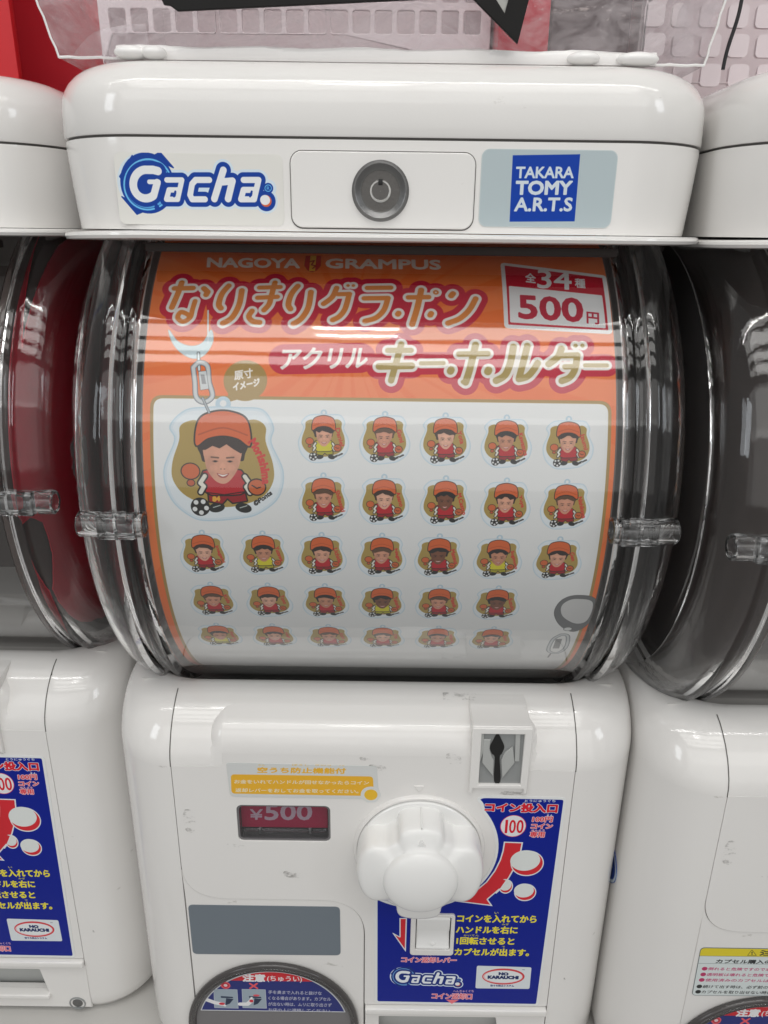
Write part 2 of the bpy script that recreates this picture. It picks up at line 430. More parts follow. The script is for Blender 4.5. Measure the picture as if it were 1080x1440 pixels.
def tube(pts, r, seg=10):
    bm = bmesh.new(); P = [Vector(p) for p in pts]; rows = []
    for i, p in enumerate(P):
        t = (P[min(i+1, len(P)-1)]-P[max(i-1, 0)]).normalized()
        a = t.orthogonal().normalized() if not rows else (rows_a - t*rows_a.dot(t)).normalized()
        rows_a = a; b = t.cross(a)
        rows.append([bm.verts.new(p+(a*math.cos(2*math.pi*k/seg)+b*math.sin(2*math.pi*k/seg))*r) for k in range(seg)])
    for A, B in zip(rows[:-1], rows[1:]):
        for k in range(seg): bm.faces.new((A[k], A[(k+1) % seg], B[(k+1) % seg], B[k]))
    bm.faces.new(rows[0]); bm.faces.new(rows[-1]); bmesh.ops.recalc_face_normals(bm, faces=bm.faces)
    return bm
def tag(o, label=None, cat=None, group=None, kind=None):
    if label: o['label'] = label
    if cat: o['category'] = cat
    if group: o['group'] = group
    if kind: o['kind'] = kind
    return o
def ground_origin(o):
    """move a top-level mesh's origin to the middle of its base; its vertices are given relative to the eye height"""
    vs = [v.co for v in o.data.vertices]
    c = Vector(((min(v.x for v in vs)+max(v.x for v in vs))/2, (min(v.y for v in vs)+max(v.y for v in vs))/2, min(v.z for v in vs)))
    o.data.transform(Matrix.Translation(-c)); o.location = c+Vector((0, 0, EZ))
    return o
BASE = Vector((0, .52, -.553))
def root(name, mx, dy, label, cat, group=None):
    r = bpy.data.objects.new(name, None); COL.objects.link(r); r.empty_display_size = .05
    r.location = Vector((mx, dy, EZ))+BASE
    return tag(r, label, cat, group)
ROOT = root('capsule_machine', MX, 0, 'white capsule toy machine in the middle, whole drum and orange display card in view', 'capsule machine', 'capsule toy machines in a row')
def part(name, me, material, parent=None, smooth=True):
    if parent is None: return obj(name, me, material, ROOT, smooth, -BASE)
    return obj(name, me, material, parent, smooth)

# ================================================================== PRINT: logo used in several places
def logo(cv, q, blue=(10, 60, 150), light=(110, 190, 235), white=(226, 228, 230), halo=None, k=1.0):
    """q(a, b) maps logo-crop coordinates (1080x582 crop of the cap sticker) to canvas metres"""
    u = math.dist(q(0, 0), q(100, 0))/100     # metres per crop unit
    def S(pts): return [q(*p) for p in pts]
    def arcp(cx, cy, r, a0, a1, n=26, sq=1.0): return [(cx+r*math.cos(R(a0+(a1-a0)*i/n)), cy-r*sq*math.sin(R(a0+(a1-a0)*i/n))) for i in range(n+1)]
    G = [(300, 210), (272, 203)]+arcp(230, 286, 74, 95, 305, 26, 1.13)
    L = [(G, 23), ([(276, 352), (296, 278)], 21), ([(304, 273), (250, 273)], 13)]
    L += [([(352, 262), (440, 262), (415, 375), (350, 375), (365, 320), (425, 320)], 15)]
    L += [([(600, 262), (520, 262), (500, 285), (488, 350), (500, 375), (575, 375)], 17)]
    L += [([(682, 205), (630, 372)], 20), ([(660, 275), (735, 268), (710, 372)], 20)]
    L += [([(800, 262), (888, 262), (862, 375), (785, 375), (800, 320), (870, 320)], 17)]
    dot = [([(932, 385)], 32)]
    lines = [(S(p), r*u) for p, r in L]
    disc = [(S([(225, 280)]), 132*u)]
    sp1 = [q(88, 240), q(78, 250), q(150, 150)]
    if halo: 
        cv.stroke(lines+[(S([(932, 385)]), 30*u), (S([(945, 310)]), 8*u)], [(halo, 40*u)]); cv.stroke([(disc[0][0], 164*u)], [(halo, 0)])
    # swirl disc and its pointed tails
    for tri in ([(77, 242), (150, 120), (110, 290)], [(312, 100), (390, 190), (260, 130)], [(178, 462), (90, 360), (230, 440)]):
        cv.poly(S(tri), blue, grow=4*u)
    cv.ell(q(238, 282), 160*u, 168*u, blue, rot=-.25)
    for rr, al, wd in ((139, .95, 5), (124, .8, 7), (113, .55, 3)):
        cv.stroke([(S(arcp(242, 288, rr, -60, 285, 40, 1.06)), wd*u)], [(light, 0)], alpha=al)
    cv.stroke(lines+[(S([(932, 385)]), 32*u), (S([(945, 310)]), 4*u)], [(blue, 25*u)])
    cv.stroke(lines, [(white, 0)])
    # open counters left by the split letters
    for c in (([(345, 293), (408, 291)], 7), ([(793, 293), (856, 291)], 7)): cv.stroke([(S(c[0]), c[1]*u)], [(blue, 0)])
    for c in (([(402, 330), (394, 358)], 6), ([(848, 330), (838, 358)], 6)): cv.stroke([(S(c[0]), c[1]*u)], [(blue, 0)])
    cv.ell(q(932, 385), 33*u, 33*u, (205, 95, 60)); cv.ell(q(926, 379), 30*u, 28*u, white)
    cv.stroke([(S(arcp(944, 310, 19, 0, 360, 16)), 2*u)], [(light, 0)])
    cv.text('R', q(936, 320), q(953, 320), q(936, 300), [(light, 0)])

# ================================================================== CAP (upper housing, lid, flange)
def cap():
    rg = []; HW = .1608
    for z, hw in ((0.0, HW-.0030), (.002, HW-.0028), (.020, HW-.0012), (.0385, HW), (.0398, HW-.0002)):
        rg.append(plan(hw, YCAP, .66, .048, z, n=14))
    rg.append(plan(HW-.002, YCAP+.0016, .66, .046, .0400, n=14)); rg.append(plan(HW-.002, YCAP+.0016, .66, .046, .0416, n=14))
    h = part('upper_housing', loft(rg), M_WHITE)
    rg = [plan(HW-.002, YCAP+.0016, .66, .046, .0409, n=14), plan(HW, YCAP-.0002, .66, .048, .0410, n=14), plan(HW+.0002, YCAP-.0006, .66, .048, .0420, n=14), plan(HW-.0002, YCAP-.0004, .66, .048, .0540, n=14)]
    rr = .0200
    for i in range(1, 9):
        a = R(90*i/8); ins = rr*(1-math.cos(a)); z = .0540+rr*math.sin(a)*.99
        rg.append(plan(HW-.0002-ins, YCAP-.0004+ins, .66-ins*.3, .048-ins*.6, z, n=14))
    rg.append(plan(.110, .43, .62, .02, .0748, n=14))
    part('lid', loft(rg), M_WHITE)
    gap = [plan(HW-.0018, YCAP+.0012, .655, .046, .0396, n=14), plan(HW-.0018, YCAP+.0012, .655, .046, .0414, n=14)]
    part('lid_gap', loft(gap), M_SEAM)
    # flange under the housing
    rg = [plan(.1604, .3790, .66, .046, -.0042, n=14), plan(.1628, .3765, .66, .048, -.0036, n=14), plan(.1636, .3757, .66, .049, -.0022, n=14), plan(.1634, .3760, .66, .049, -.0010, n=14), plan(.1622, .3775, .66, .048, -.0003, n=14)]
    rg = [[(x, y+0.0, z-.0008*max(0, (-x-.085)/.06)**2) for x, y, z in r] for r in rg]
    part('flange', loft(rg), M_WHITE)
    a = C(408, 212); b = C(664, 326)
    x0, z1 = a; x1, z0 = b
    lp = part('lock_plate', plate(rrect(x0, x1, max(z0, .0018), z1, .0052), [], YCAP-.0010, YCAP+.001, .0006, 3), M_WHITE)
    bm = plate(rrect(x0-.0004, x1+.0004, max(z0-.0004, .0012), z1+.0004, .0056), [], YCAP-.00012, YCAP+.001); part('lock_plate_gap', bm, M_SEAM)
    cx, cz = C(535, 269)
    yo = YCAP-.0010
    L = part('lock', lathe([(0, .0134), (-.0006, .0126), (-.0019, .0122), (-.0024, .0118), (-.0021, .0112), (.0000, .0091), (.0001, .0089)], 'Y', (cx, yo, cz), 64), M_STEEL)
    obj('lock_bezel_edge', lathe([(-.0001, .0092), (-.0005, .00895), (-.0001, .0087)], 'Y', (cx, yo, cz), 64), M_BRIGHT, L)
    obj('lock_face', lathe([(-.0000, .0090), (-.0002, .0088), (-.0002, .0051), (.0001, .0049), (.0004, .0049)], 'Y', (cx, yo, cz), 64), M_STEEL2, L)
    obj('keyway', lathe([(.00022, .0050), (.0003, .0001)], 'Y', (cx, yo, cz), 48), M_BLACK, L)
    obj('keyway_edge', lathe([(-.0001, .0052), (-.0004, .0050), (-.0001, .0048)], 'Y', (cx, yo, cz), 48), M_BRIGHT, L)
    obj('lock_core', lathe([(.0002, .0041), (-.0004, .0041), (-.0006, .0039), (-.0006, .0001)], 'Y', (cx, yo, cz), 48), M_STEEL2, L)
    obj('core_edge', lathe([(-.00055, .00415), (-.0008, .0040), (-.00055, .0038)], 'Y', (cx, yo, cz), 48), M_BRIGHT, L)
    obj('key_notch', boxbm(cx-.0010, cx+.0010, yo-.0010, yo, cz+.0026, cz+.0052, .0002), M_BLACK, L)
    # sticker with the swirl logo on a clear backing
    p0 = C(150, 330); p1 = C(410, 190)
    q0 = C(158, 214); q1 = C(400, 318)
    cv = Canvas('swirl_logo_print', min(q0[0], 0)-.0, max(q1[0], q0[0]+.01), q1[1], q0[1], 9000, (221, 220, 215))
    def q(a, b): return C(150+a/4.154, 190+b/4.154)
    logo(cv, q, halo=(205, 220, 232))
    o = part('logo_sticker', plate(rrect(q0[0]+.0004, q1[0], q1[1], q0[1], .003), [], YCAP-.00022, YCAP, 0), None or printed('swirl_logo_print', cv, .28, .25), smooth=False)
    uvmap(o, cv)
    # grey sticker with the blue square
    a = C(678, 209); b = C(858, 321)
    cv = Canvas('company_print', a[0]-.001, b[0]+.001, b[1]-.001, a[1]+.001, 9000, (178, 190, 194))
    cv.poly(rrect(a[0]+.0003, b[0]-.0003, b[1]+.0003, a[1]-.0003, .0034), (176, 189, 193), outline=((196, 205, 206), .0003))
    def q(x, y): return C(700+x/6.353, 200+y/6.353)
    cv.poly([q(133, 117), q(735, 108), q(685, 707), q(104, 710)], (0, 58, 160))
    wc = (205, 214, 222)
    def tx(s, x0, y0, x1, y1, g, sh=0, drop=0):
        cv.text(s, q(x0, y1), q(x1, y1+drop), q(x0+sh, y0), [(wc, g)])
    tx('TAKARA', 162, 222, 672, 318, .00022, 6); tx('TOMY', 160, 350, 652, 465, .00038, 8); tx('A.R.T.S', 148, 498, 655, 614, .00028, 10)
    o = part('company_sticker', plate(rrect(a[0], b[0], b[1], a[1], .0036), [], YCAP-.0003, YCAP, 0), printed('company_print', cv, .35, .25), smooth=False)
    uvmap(o, cv)
cap()

# ================================================================== DRUM
def drum():
    d = part('drum_window', lathe([(-.1216, RW), (.1216, RW)], 'X', (0, YC, ZC), 160), M_WIN)
    prof = [(.1214, .1606), (.1226, .1632), (.1246, .1640), (.1268, .1634), (.1278, .1612), (.1300, .1606), (.1322, .1610), (.1336, .1636), (.1362, .1643), (.1386, .1636),
            (.1410, .1622), (.1450, .1606), (.1495, .1576), (.1535, .1535), (.1563, .1490), (.1580, .1440), (.1588, .1395), (.1562, .1388), (.1552, .1440), (.1520, .1490), (.1478, .1535), (.1430, .1563), (.1380, .1578), (.1330, .1582), (.1216, .1580), (.1214, .1606)]
    for s in (-1, 1):
        rg = part('end_ring', lathe([(s*t, r+.0012) for t, r in prof], 'X', (0, YC, ZC), 128), M_RING)
        part('end_disc', lathe([(s*.1574, .1390), (s*.1588, .100), (s*.1592, .0001)], 'X', (0, YC, ZC), 96), M_END)
        obj('clip_tube', lathe([(s*.1190, .0068), (s*.1190, .0048), (s*.1520, .0046), (s*.1523, .0052), (s*.1523, .0062), (s*.1517, .0068), (s*.1190, .0068)], 'X', (0, .3600, -.1412), 28), M_RING, rg)
        obj('clip_block', boxbm(min(s*.1225, s*.1420), max(s*.1225, s*.1420), .3535, .3600, -.1480, -.1344, .0016, 2), M_RING, rg)
        part('interior_shade_disc', lathe([(s*.1205, .1545), (s*.1195, .1545), (s*.1195, .0001), (s*.1205, .0001), (s*.1205, .1545)], 'X', (0, YC, ZC), 96), M_DARK)  # dark disc added for the shade seen inside the drum
    # rail under the housing along the drum's top edge
    part('drum_rail', boxbm(-.120, .120, .4060, .4130, -.0105, -.0062, .0008), M_RACK)
    part('drum_brace', boxbm(-.150, .150, .64, .66, -.56+.02, -.004, .001), M_DARK)
drum()

# ================================================================== BODY
PL, PR = -.1225, .1195           # side seams of the door panel
ZT = -.300                       # top of the pocket that holds the front plates
def body():
    pk = (PL, PR, .014)
    def rn(z, hw, yf, r=.040, d=None, yb=.66): return plan(hw+.0082, yf, yb, r, z, (PL, PR, .014 if d is None else d), n=12)
    Y0 = .3711
    rg = [rn(-.5525, .1400, Y0+.010, .034), rn(-.5515, .1462, Y0+.006), rn(-.5480, .1510, Y0+.0025), rn(-.5430, .1533, Y0+.0006), rn(-.5360, .1541, Y0)]
    for z in (-.50, -.45, -.40, -.35): rg.append(rn(z, .1543, Y0))
    rg += [rn(-.3007, .1543, Y0), rn(ZT, .1543, Y0, d=1e-5)]
    for z, hw, yf in ((-0.2955, .1543, Y0+.0004), (-0.2909, .1542, .3728), (-0.2860, .1540, .3752), (-0.2806, .1536, .3785), (-0.2751, .1530, .3835), (-0.2707, .1520, .3890), (-0.2673, .1505, .3945), (-0.2651, .1485, .4000), (-0.2642, .1465, .4050), (-0.2641, .1440, .4085)):
        rg.append(rn(z, hw, yf, d=1e-5))
    rg += [rn(-.2648, .1420, .4100, d=1e-5), rn(-.310, .1418, .4102, d=1e-5)]
    part('body_shell', loft(rg), M_WHITE)
    # cradle that follows the drum's underside
    bm = bmesh.new(); prev = None
    for i in range(18):
        a = R(-48.2-2.4*i); rc = .1670-.0001*i; p = [bm.verts.new((x, YC-rc*math.cos(a), ZC+rc*math.sin(a))) for x in (-.1480, .1480)]
        if prev: bm.faces.new((prev[0], prev[1], p[1], p[0]))
        prev = p
    bmesh.ops.recalc_face_normals(bm, faces=bm.faces); part('drum_cradle', bm, M_WHITE)
    # ---- door panel with its price window and coin slot openings
    def seam(u, v): return F(u, v)
    c1 = F(256, 1215); c2 = F(300, 1263); c3 = F(445, 1266); c4 = F(513, 1318)
    xl = PL+.0004; xr = PR-.0004; zb = -.4972
    low = [(xl, ZT-.0001), (xl, c1[1]), (xl+.0005, c1[1]-.006)]
    hq0 = F(286, 1045)[0]+.0105; hq1 = F(766, 1045)[0]-.0105; zh = -.2904
    poly = [(xl, ZT-.0001), (xl, c2[1]), (c4[0], c3[1]), (c4[0], zb), (xr, zb), (xr, ZT-.0001), (hq1+.002, ZT-.0001), (hq1, ZT+.002), (hq1, zh), (hq0, zh), (hq0, ZT+.002), (hq0-.002, ZT-.0001)]
    poly = fillet(poly, [0, .027, .030, .001, .001, 0, 0, 0, 0, 0, 0, 0], 14)
    wa = F(332, 1132); wb = F(465, 1184)
    win = rrect(wa[0], wb[0], wb[1], wa[1], .0035)
    sa = F(677, 1029); sb = F(731, 1101)
    la = F(583, 1287); lb = F(634, 1336)
    lev = rrect(la[0], lb[0], lb[1], la[1], .0015)
    part('door_panel', plate(poly, [win, lev], YF, .3845, .00018, 2), M_WHITE)
    # lower left panel carrying the capsule flap
    low = [(xl, c2[1]-.0004), (c4[0]-.0008, c3[1]-.0004), (c4[0]-.0008, -.5480), (xl, -.5480)]
    flu = poly[1:16]; flr = poly[16:31]
    low = fillet(low, [.027, .030, .001, .004], 14)
    fl = [(max(x, xl), z-.0005) for x, z in flu]+[(x-.0005, z-.0004) for x, z in flr]+[(c4[0]-.0006, -.5480), (xl, -.5480)]
    part('flap_panel', plate(fl, [], YF+.0007, .3845, .0006, 2), M_WHITE)
    # ---- hood: the raised front of the shoulder
    hx0 = F(286, 1045)[0]; hx1 = F(766, 1045)[0]
    prof = [(YF, -.2905), (YF, -.2897)]
    for i in range(1, 9):
        a = R(82*i/8); prof.append((YF+.0165*(1-math.cos(a)), -.2897+.0180*math.sin(a)))
    prof += [(.3950, -.2678), (.4040, -.2650), (.4088, -.2654)]
    secs = []
    ins = [(0, .0100), (.0010, .0076), (.0025, .0052), (.0045, .0030), (.0075, .0012), (.01049, .0003), (.01051, .0003), (.0150, 0.0)]
    xs = [(hx0+a, b) for a, b in ins]+[(hx1-a, b) for a, b in reversed(ins)]
    bm = bmesh.new(); rows = []
    for x, dn in xs:
        row = []; e_ = min(x-hx0, hx1-x)
        for k, (y, z) in enumerate(prof):
            if k == 0 and e_ < .0105: z = ZT
            # the ends of the hood sink into the shoulder
            nrm = Vector((0, -1, .0)) if z < -.2896 else Vector((0, -max(0, (.0165-(y-YF)))/.0165, min(1, (y-YF)/.0165+.2)))
            if nrm.length > 0: nrm.normalize()
            sink = dn*(0.0 if k == 0 else (.5 if k == 1 else 1.0))
            row.append(bm.verts.new((x, y-nrm.y*sink, z-nrm.z*sink)))
        rows.append(row)
    for A, B in zip(rows[:-1], rows[1:]):
        for k in range(len(prof)-1): bm.faces.new((A[k], A[k+1], B[k+1], B[k]))
    bmesh.ops.recalc_face_normals(bm, faces=bm.faces)
    h = part('hood', bm, M_WHITE)
    bm = bmesh.new()
    # dark ribbons colouring in the shade of the side seams over the shoulder
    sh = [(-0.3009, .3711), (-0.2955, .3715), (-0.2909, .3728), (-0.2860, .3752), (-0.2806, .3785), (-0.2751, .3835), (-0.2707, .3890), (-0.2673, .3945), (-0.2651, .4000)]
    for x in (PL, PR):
        part('seam_shade_ribbon', ribbon([(x, y-.00015, z+.00015) for z, y in sh], .0006, [(0, -1, .2)]*5+[(0, -.7, .7)]*4), M_SEAM)
    # ---- coin slot
    fa = F(664, 1026); fb = F(741, 1113)
    y1 = YF-.0024
    fr = plate([(fa[0], fb[1]), (fa[0]+.0022, fb[1]), (fa[0]+.0022, fb[1]+.0036), (fb[0]-.0026, fb[1]+.0036), (fb[0]-.0026, fb[1]), (fb[0]-.0004, fb[1]), (fb[0]-.0004, -.2690), (fa[0], -.2690)],
               [[(sa[0], sb[1]), (sb[0], sb[1]), (sb[0], sa[1]), (sa[0], sa[1])]], y1, YF+.001, .0006, 2)
    cs = part('coin_slot_frame', fr, M_WHITE)
    # the frame's strap runs back over the hood to the drum
    pr = [(y1+.0002, -.2700), (y1+.0002, -.2690), (y1+.0010, -.2682), (YF+.003, -.2679), (YF+.012, -.2684), (.392, -.2668), (.4065, -.2642), (.4065, -.286), (YF+.0022, -.286), (YF+.0010, -.2704)]
    bm = bmesh.new(); A = [bm.verts.new((fa[0]+.0002, y, z)) for y, z in pr]; B = [bm.verts.new((fb[0]-.0006, y, z)) for y, z in pr]
    for k in range(len(pr)): jj = (k+1) % len(pr); bm.faces.new((A[k], A[jj], B[jj], B[k]))
    bm.faces.new(A); bm.faces.new(list(reversed(B))); bmesh.ops.recalc_face_normals(bm, faces=bm.faces)
    bmesh.ops.bevel(bm, geom=list(bm.edges), offset=.0005, segments=2, affect='EDGES')
    obj('strap', bm, M_WHITE, cs)
    yb = YF-.0003
    def G(u, v): return F(u, v)
    inn = obj('slot_back', plate([(sa[0]-.0008, sb[1]-.0008), (sb[0]+.0008, sb[1]-.0008), (sb[0]+.0008, sa[1]+.0008), (sa[0]-.0008, sa[1]+.0008)], [], yb, yb+.004), M_GREY, cs)
    def K(a, b): return F(620+a/3.857, 960+b/3.857)
    slot = smooth_pts([K(307, 272), K(330, 310), K(343, 345), K(330, 380), K(318, 405), K(322, 530), K(288, 530), K(292, 405), K(275, 380), K(266, 345), K(282, 310)], True, 5)
    obj('coin_slot_dark', plate(slot, [], yb-.0004, yb), M_BLACK, cs)  # solid black plate coloured as the dark of the slot, no opening cut
    for pts in ([K(232, 300), K(268, 300), K(262, 350), K(275, 395), K(285, 410), K(282, 500), K(222, 425)], [K(388, 340), K(398, 425), K(330, 510), K(326, 410), K(345, 370)]):
        obj('coin_guide', plate(pts, [], yb-.0014, yb, .0004), M_GREYL, cs)
    obj('coin_guide', plate([K(214, 270), K(232, 270), K(232, 360), K(208, 430)], [], yb-.0010, yb, .0003), M_GREYL, cs)
    obj('coin_guide', plate([K(404, 272), K(430, 272), K(424, 420), K(398, 420)], [], yb-.0010, yb, .0003), M_GREYL, cs)
    # ---- price window
    ww, wh = wb[0]-wa[0], wa[1]-wb[1]
    obj_bk = part('window_back', boxbm(wa[0]-.002, wb[0]+.002, YF+.0118, YF+.0128, wb[1]-.002, wa[1]+.002), M_RACK)
    cv = Canvas('price_print', wa[0]-.002, wb[0]+.002, wb[1]-.002, wa[1]+.006, 9000, (185, 5, 72))
    x0 = wa[0]; zz = wa[1]
    def W(u, v): return onY(u, v, YF+.006)
    cv.text('¥', W(352, 1152), W(369, 1152), W(352, 1138), [((214, 186, 200), .00025)])
    cv.text('500', W(373, 1152.5), W(438, 1152.5), W(373, 1131), [((214, 186, 200), .00045)])
    cz = onY(400, 1163, YF+.006)[1]
    bm = boxbm(wa[0]+.0015, wb[0]-.0022, YF+.0058, YF+.0064, cz, wa[1]+.001)
    pc = part('price_card', bm, printed('price_print', cv, .4), smooth=False); uvmap(pc, cv)
    part('card_holder', boxbm(wa[0]-.001, wb[0]+.001, YF+.0030, YF+.0068, wb[1]-.0006, wb[1]+.0042, .0006), M_RING)
    part('card_holder', boxbm(wa[0]+.012, wa[0]+.0135, YF+.0045, YF+.010, wb[1]+.002, cz, .0003), M_GREY)
    part('card_holder', boxbm(wb[0]-.014, wb[0]-.0125, YF+.0045, YF+.010, wb[1]+.002, cz, .0003), M_GREY)
    part('window_pane', plate(rrect(wa[0]-.0005, wb[0]+.0005, wb[1]-.0005, wa[1]+.0005, .0035), [], YF+.0014, YF+.0018), sheet_clear('price_window_pane', (.86, .86, .87), refl=1.3))
    part('window_liner', plate(rrect(wa[0]-.0006, wb[0]+.0006, wb[1]-.0006, wa[1]+.0006, .0036), [rrect(wa[0]+.0012, wb[0]-.0012, wb[1]+.0010, wa[1]-.0014, .0028)], YF+.0008, YF+.0126, 0), M_SMOKE)
    # ---- knob
    kx, kz = .0245, -.3615
    kz = (F(590, 1118)[1]+.0)-.0409
    kx = F(589, 1192)[0]
    kb = part('knob_base', lathe([(.0008, .0412), (-.0014, .0408), (-.0022, .0400), (-.0022, .0388), (-.0016, .0384), (-.0006, .0382), (-.0006, .0001)], 'Y', (kx, YF, kz), 96), M_WHITE)
    bm = lathe([(-.0005, .0378), (-.0024, .0376), (-.0030, .0370), (-.0030, .0001)], 'Y', (kx, YF, kz), 96)
    obj('knob_disc', bm, M_WHITE2, kb)
    # four-lobed grip
    bm = bmesh.new(); NA = 160; prof = [(-.0010, 1.0), (-.0100, 1.0), (-.0170, .995), (-.0200, .985), (-.0216, .965), (-.0225, .93), (-.0236, .86), (-.0247, .78), (-.0256, .71), (-.0263, .64)]
    def lobe(th):
        # broad grip lobes left and right, narrower ones above and below
        c, s_ = math.cos(th), math.sin(th)
        up = math.exp(-(abs(math.atan2(c, abs(s_)))/.45)**9)
        sd = math.exp(-(abs(math.atan2(s_, abs(c)))/.70)**9)
        top = .0346 if s_ > 0 else .0364
        return .0292+max(up*(top-.0292), sd*(.0384-.0292))
    rows = []
    for y, f in prof:
        row = []
        for i in range(NA):
            th = 2*math.pi*i/NA; rr = lobe(th)
            ff = f if f > .9 else f
            blend = max(0.0, (1-f)/(1-.64))**1.3; r_ = rr*f*(1-blend)+.0222*blend
            row.append(bm.verts.new((kx+r_*math.cos(th), YF+y, kz+r_*math.sin(th))))
        rows.append(row)
    for A, B in zip(rows[:-1], rows[1:]):
        for i in range(NA): bm.faces.new((A[i], A[(i+1) % NA], B[(i+1) % NA], B[i]))
    bm.faces.new(rows[-1]); bmesh.ops.recalc_face_normals(bm, faces=bm.faces)
    g = obj('knob_grip', bm, M_WHITE2, kb)
    dome = [(-.0255, .0226), (-.0268, .0222)]+[(-.0268-.0064*math.sin(R(a)), .0220*math.cos(R(a))) for a in range(6, 90, 6)]
    obj('knob_dome', lathe(dome+[(-.0332, .0001)], 'Y', (kx, YF, kz), 72), M_WHITE2, kb)
    def tri(cx, cz, w, h, y0, y1, up):
        s_ = 1 if up else -1
        return plate([(cx-w/2, cz-s_*h/2), (cx+w/2, cz-s_*h/2), (cx, cz+s_*h/2)], [], y0, y1, .0003)
    obj('pointer_mark', tri(kx, kz+.0272, .0050, .0036, YF-.0250, YF-.022, True), M_WHITE2, kb)
    obj('pointer_mark', tri(kx, kz-.0332, .0056, .0032, YF-.0218, YF-.019, False), M_WHITE2, kb)
    obj('pointer_rib', boxbm(kx-.0004, kx+.0004, YF-.0212, YF-.004, kz+.0340, kz+.0356, .0002), M_WHITE2, kb)
    tx, tz = F(589, 1109)
    part('pointer_mark', tri(tx, tz, .0056, .0046, YF-.0008, YF+.0005, False), M_WHITE)
    # ---- return lever
    fa_, fb_ = F(578, 1283), F(637, 1341)
    lf = part('lever_frame', plate(rrect(fa_[0], fb_[0], fb_[1], fa_[1], .0022), [rrect(la[0]+.0010, lb[0]-.0010, lb[1]+.0020, la[1]+.0, .001)], YF-.0018, YF+.0006, .0006), M_WHITE)
    bm = bmesh.new(); pr = [(YF+.006, la[1]-.0006), (YF-.0005, la[1]-.0004), (YF-.0016, la[1]-.0018), (YF-.0004, (la[1]+lb[1])/2+.003), (YF+.0008, (la[1]+lb[1])/2), (YF-.0008, lb[1]+.0062), (YF-.0022, lb[1]+.0040), (YF-.0018, lb[1]+.0030), (YF+.006, lb[1]+.0028)]
    A = [bm.verts.new((la[0]+.0016, y, z)) for y, z in pr]; B = [bm.verts.new((lb[0]-.0016, y, z)) for y, z in pr]
    for k in range(len(pr)): j = (k+1) % len(pr); bm.faces.new((A[k], A[j], B[j], B[k]))
    bm.faces.new(A); bm.faces.new(list(reversed(B))); bmesh.ops.recalc_face_normals(bm, faces=bm.faces)
    bmesh.ops.bevel(bm, geom=[e for e in bm.edges], offset=.0004, segments=2, affect='EDGES')
    obj('return_lever', bm, M_WHITE2, lf)
    obj('lever_mark', tri((la[0]+lb[0])/2, lb[1]+.0062, .0028, .0020, YF-.0020, YF-.0005, False), M_WHITE2, lf)
    # ---- moulding bar and coin return
    part('moulding', boxbm(c4[0]+.0004, PR-.0006, YF-.0030, .3840, -.5040, -.4985, .0010, 3), M_WHITE)
    hx = onY(62, 1400, YF+.032, -.330)
    # coin return plate, opening and its chute floor
    zt, zb2 = -.5046, -.5478
    op = fillet([(c4[0]+.010, -.5095), (hx[0], -.5095), (hx[0]+.004, -.5335), (c4[0]+.010, -.5335)], .0012)
    part('return_panel', plate([(c4[0]+.0004, zt), (xr, zt), (xr, zb2), (c4[0]+.0004, zb2)], [op], YF+.0004, .3800, .0006), M_WHITE)
    part('return_tray', boxbm(c4[0]+.004, hx[0]+.006, YF+.0115, YF+.0135, -.5400, -.506), M_GREYL)
    part('return_lip', boxbm(c4[0]+.009, hx[0]+.005, YF-.0022, YF+.0050, -.5372, -.5330, .0009, 3), M_WHITE)
    lx, lz = onY(109, 1411, YF+.032, -.330)
    kl = part('panel_lock', lathe([(.0008, .0062), (-.0006, .0060), (-.0009, .0054), (.0012, .0052), (.0030, .0040)], 'Y', (lx, YF+.0004, lz), 40), M_GREY)
    obj('panel_lock_core', lathe([(.0022, .0042), (-.0002, .0038), (-.0006, .0032), (-.0006, .0001)], 'Y', (lx, YF+.0004, lz), 32), M_STEEL, kl)
    return (kx, kz, wa, wb, c4)
def smudge_mat():
    M = bpy.data.materials.new('grime'); M.use_nodes = True; nt = M.node_tree; N = nt.nodes; L = nt.links; b = N['Principled BSDF']
    b.inputs['Base Color'].default_value = (.10, .085, .07, 1); b.inputs['Roughness'].default_value = .7
    tc = N.new('ShaderNodeTexCoord'); n = N.new('ShaderNodeTexNoise'); n.inputs['Scale'].default_value = 230; n.inputs['Detail'].default_value = 6; n.inputs['Roughness'].default_value = .7
    mp = N.new('ShaderNodeMapping'); mp.inputs['Scale'].default_value = (.55, 1, 1); L.new(tc.outputs['Object'], mp.inputs[0]); L.new(mp.outputs[0], n.inputs['Vector'])
    r = N.new('ShaderNodeMapRange'); r.inputs['From Min'].default_value = .50; r.inputs['From Max'].default_value = .72; r.inputs['To Max'].default_value = .65
    L.new(n.outputs['Fac'], r.inputs['Value']); L.new(r.outputs['Result'], b.inputs['Alpha'])
    return M
M_GRIME = smudge_mat()
kx, kz, wa, wb, c4 = body()

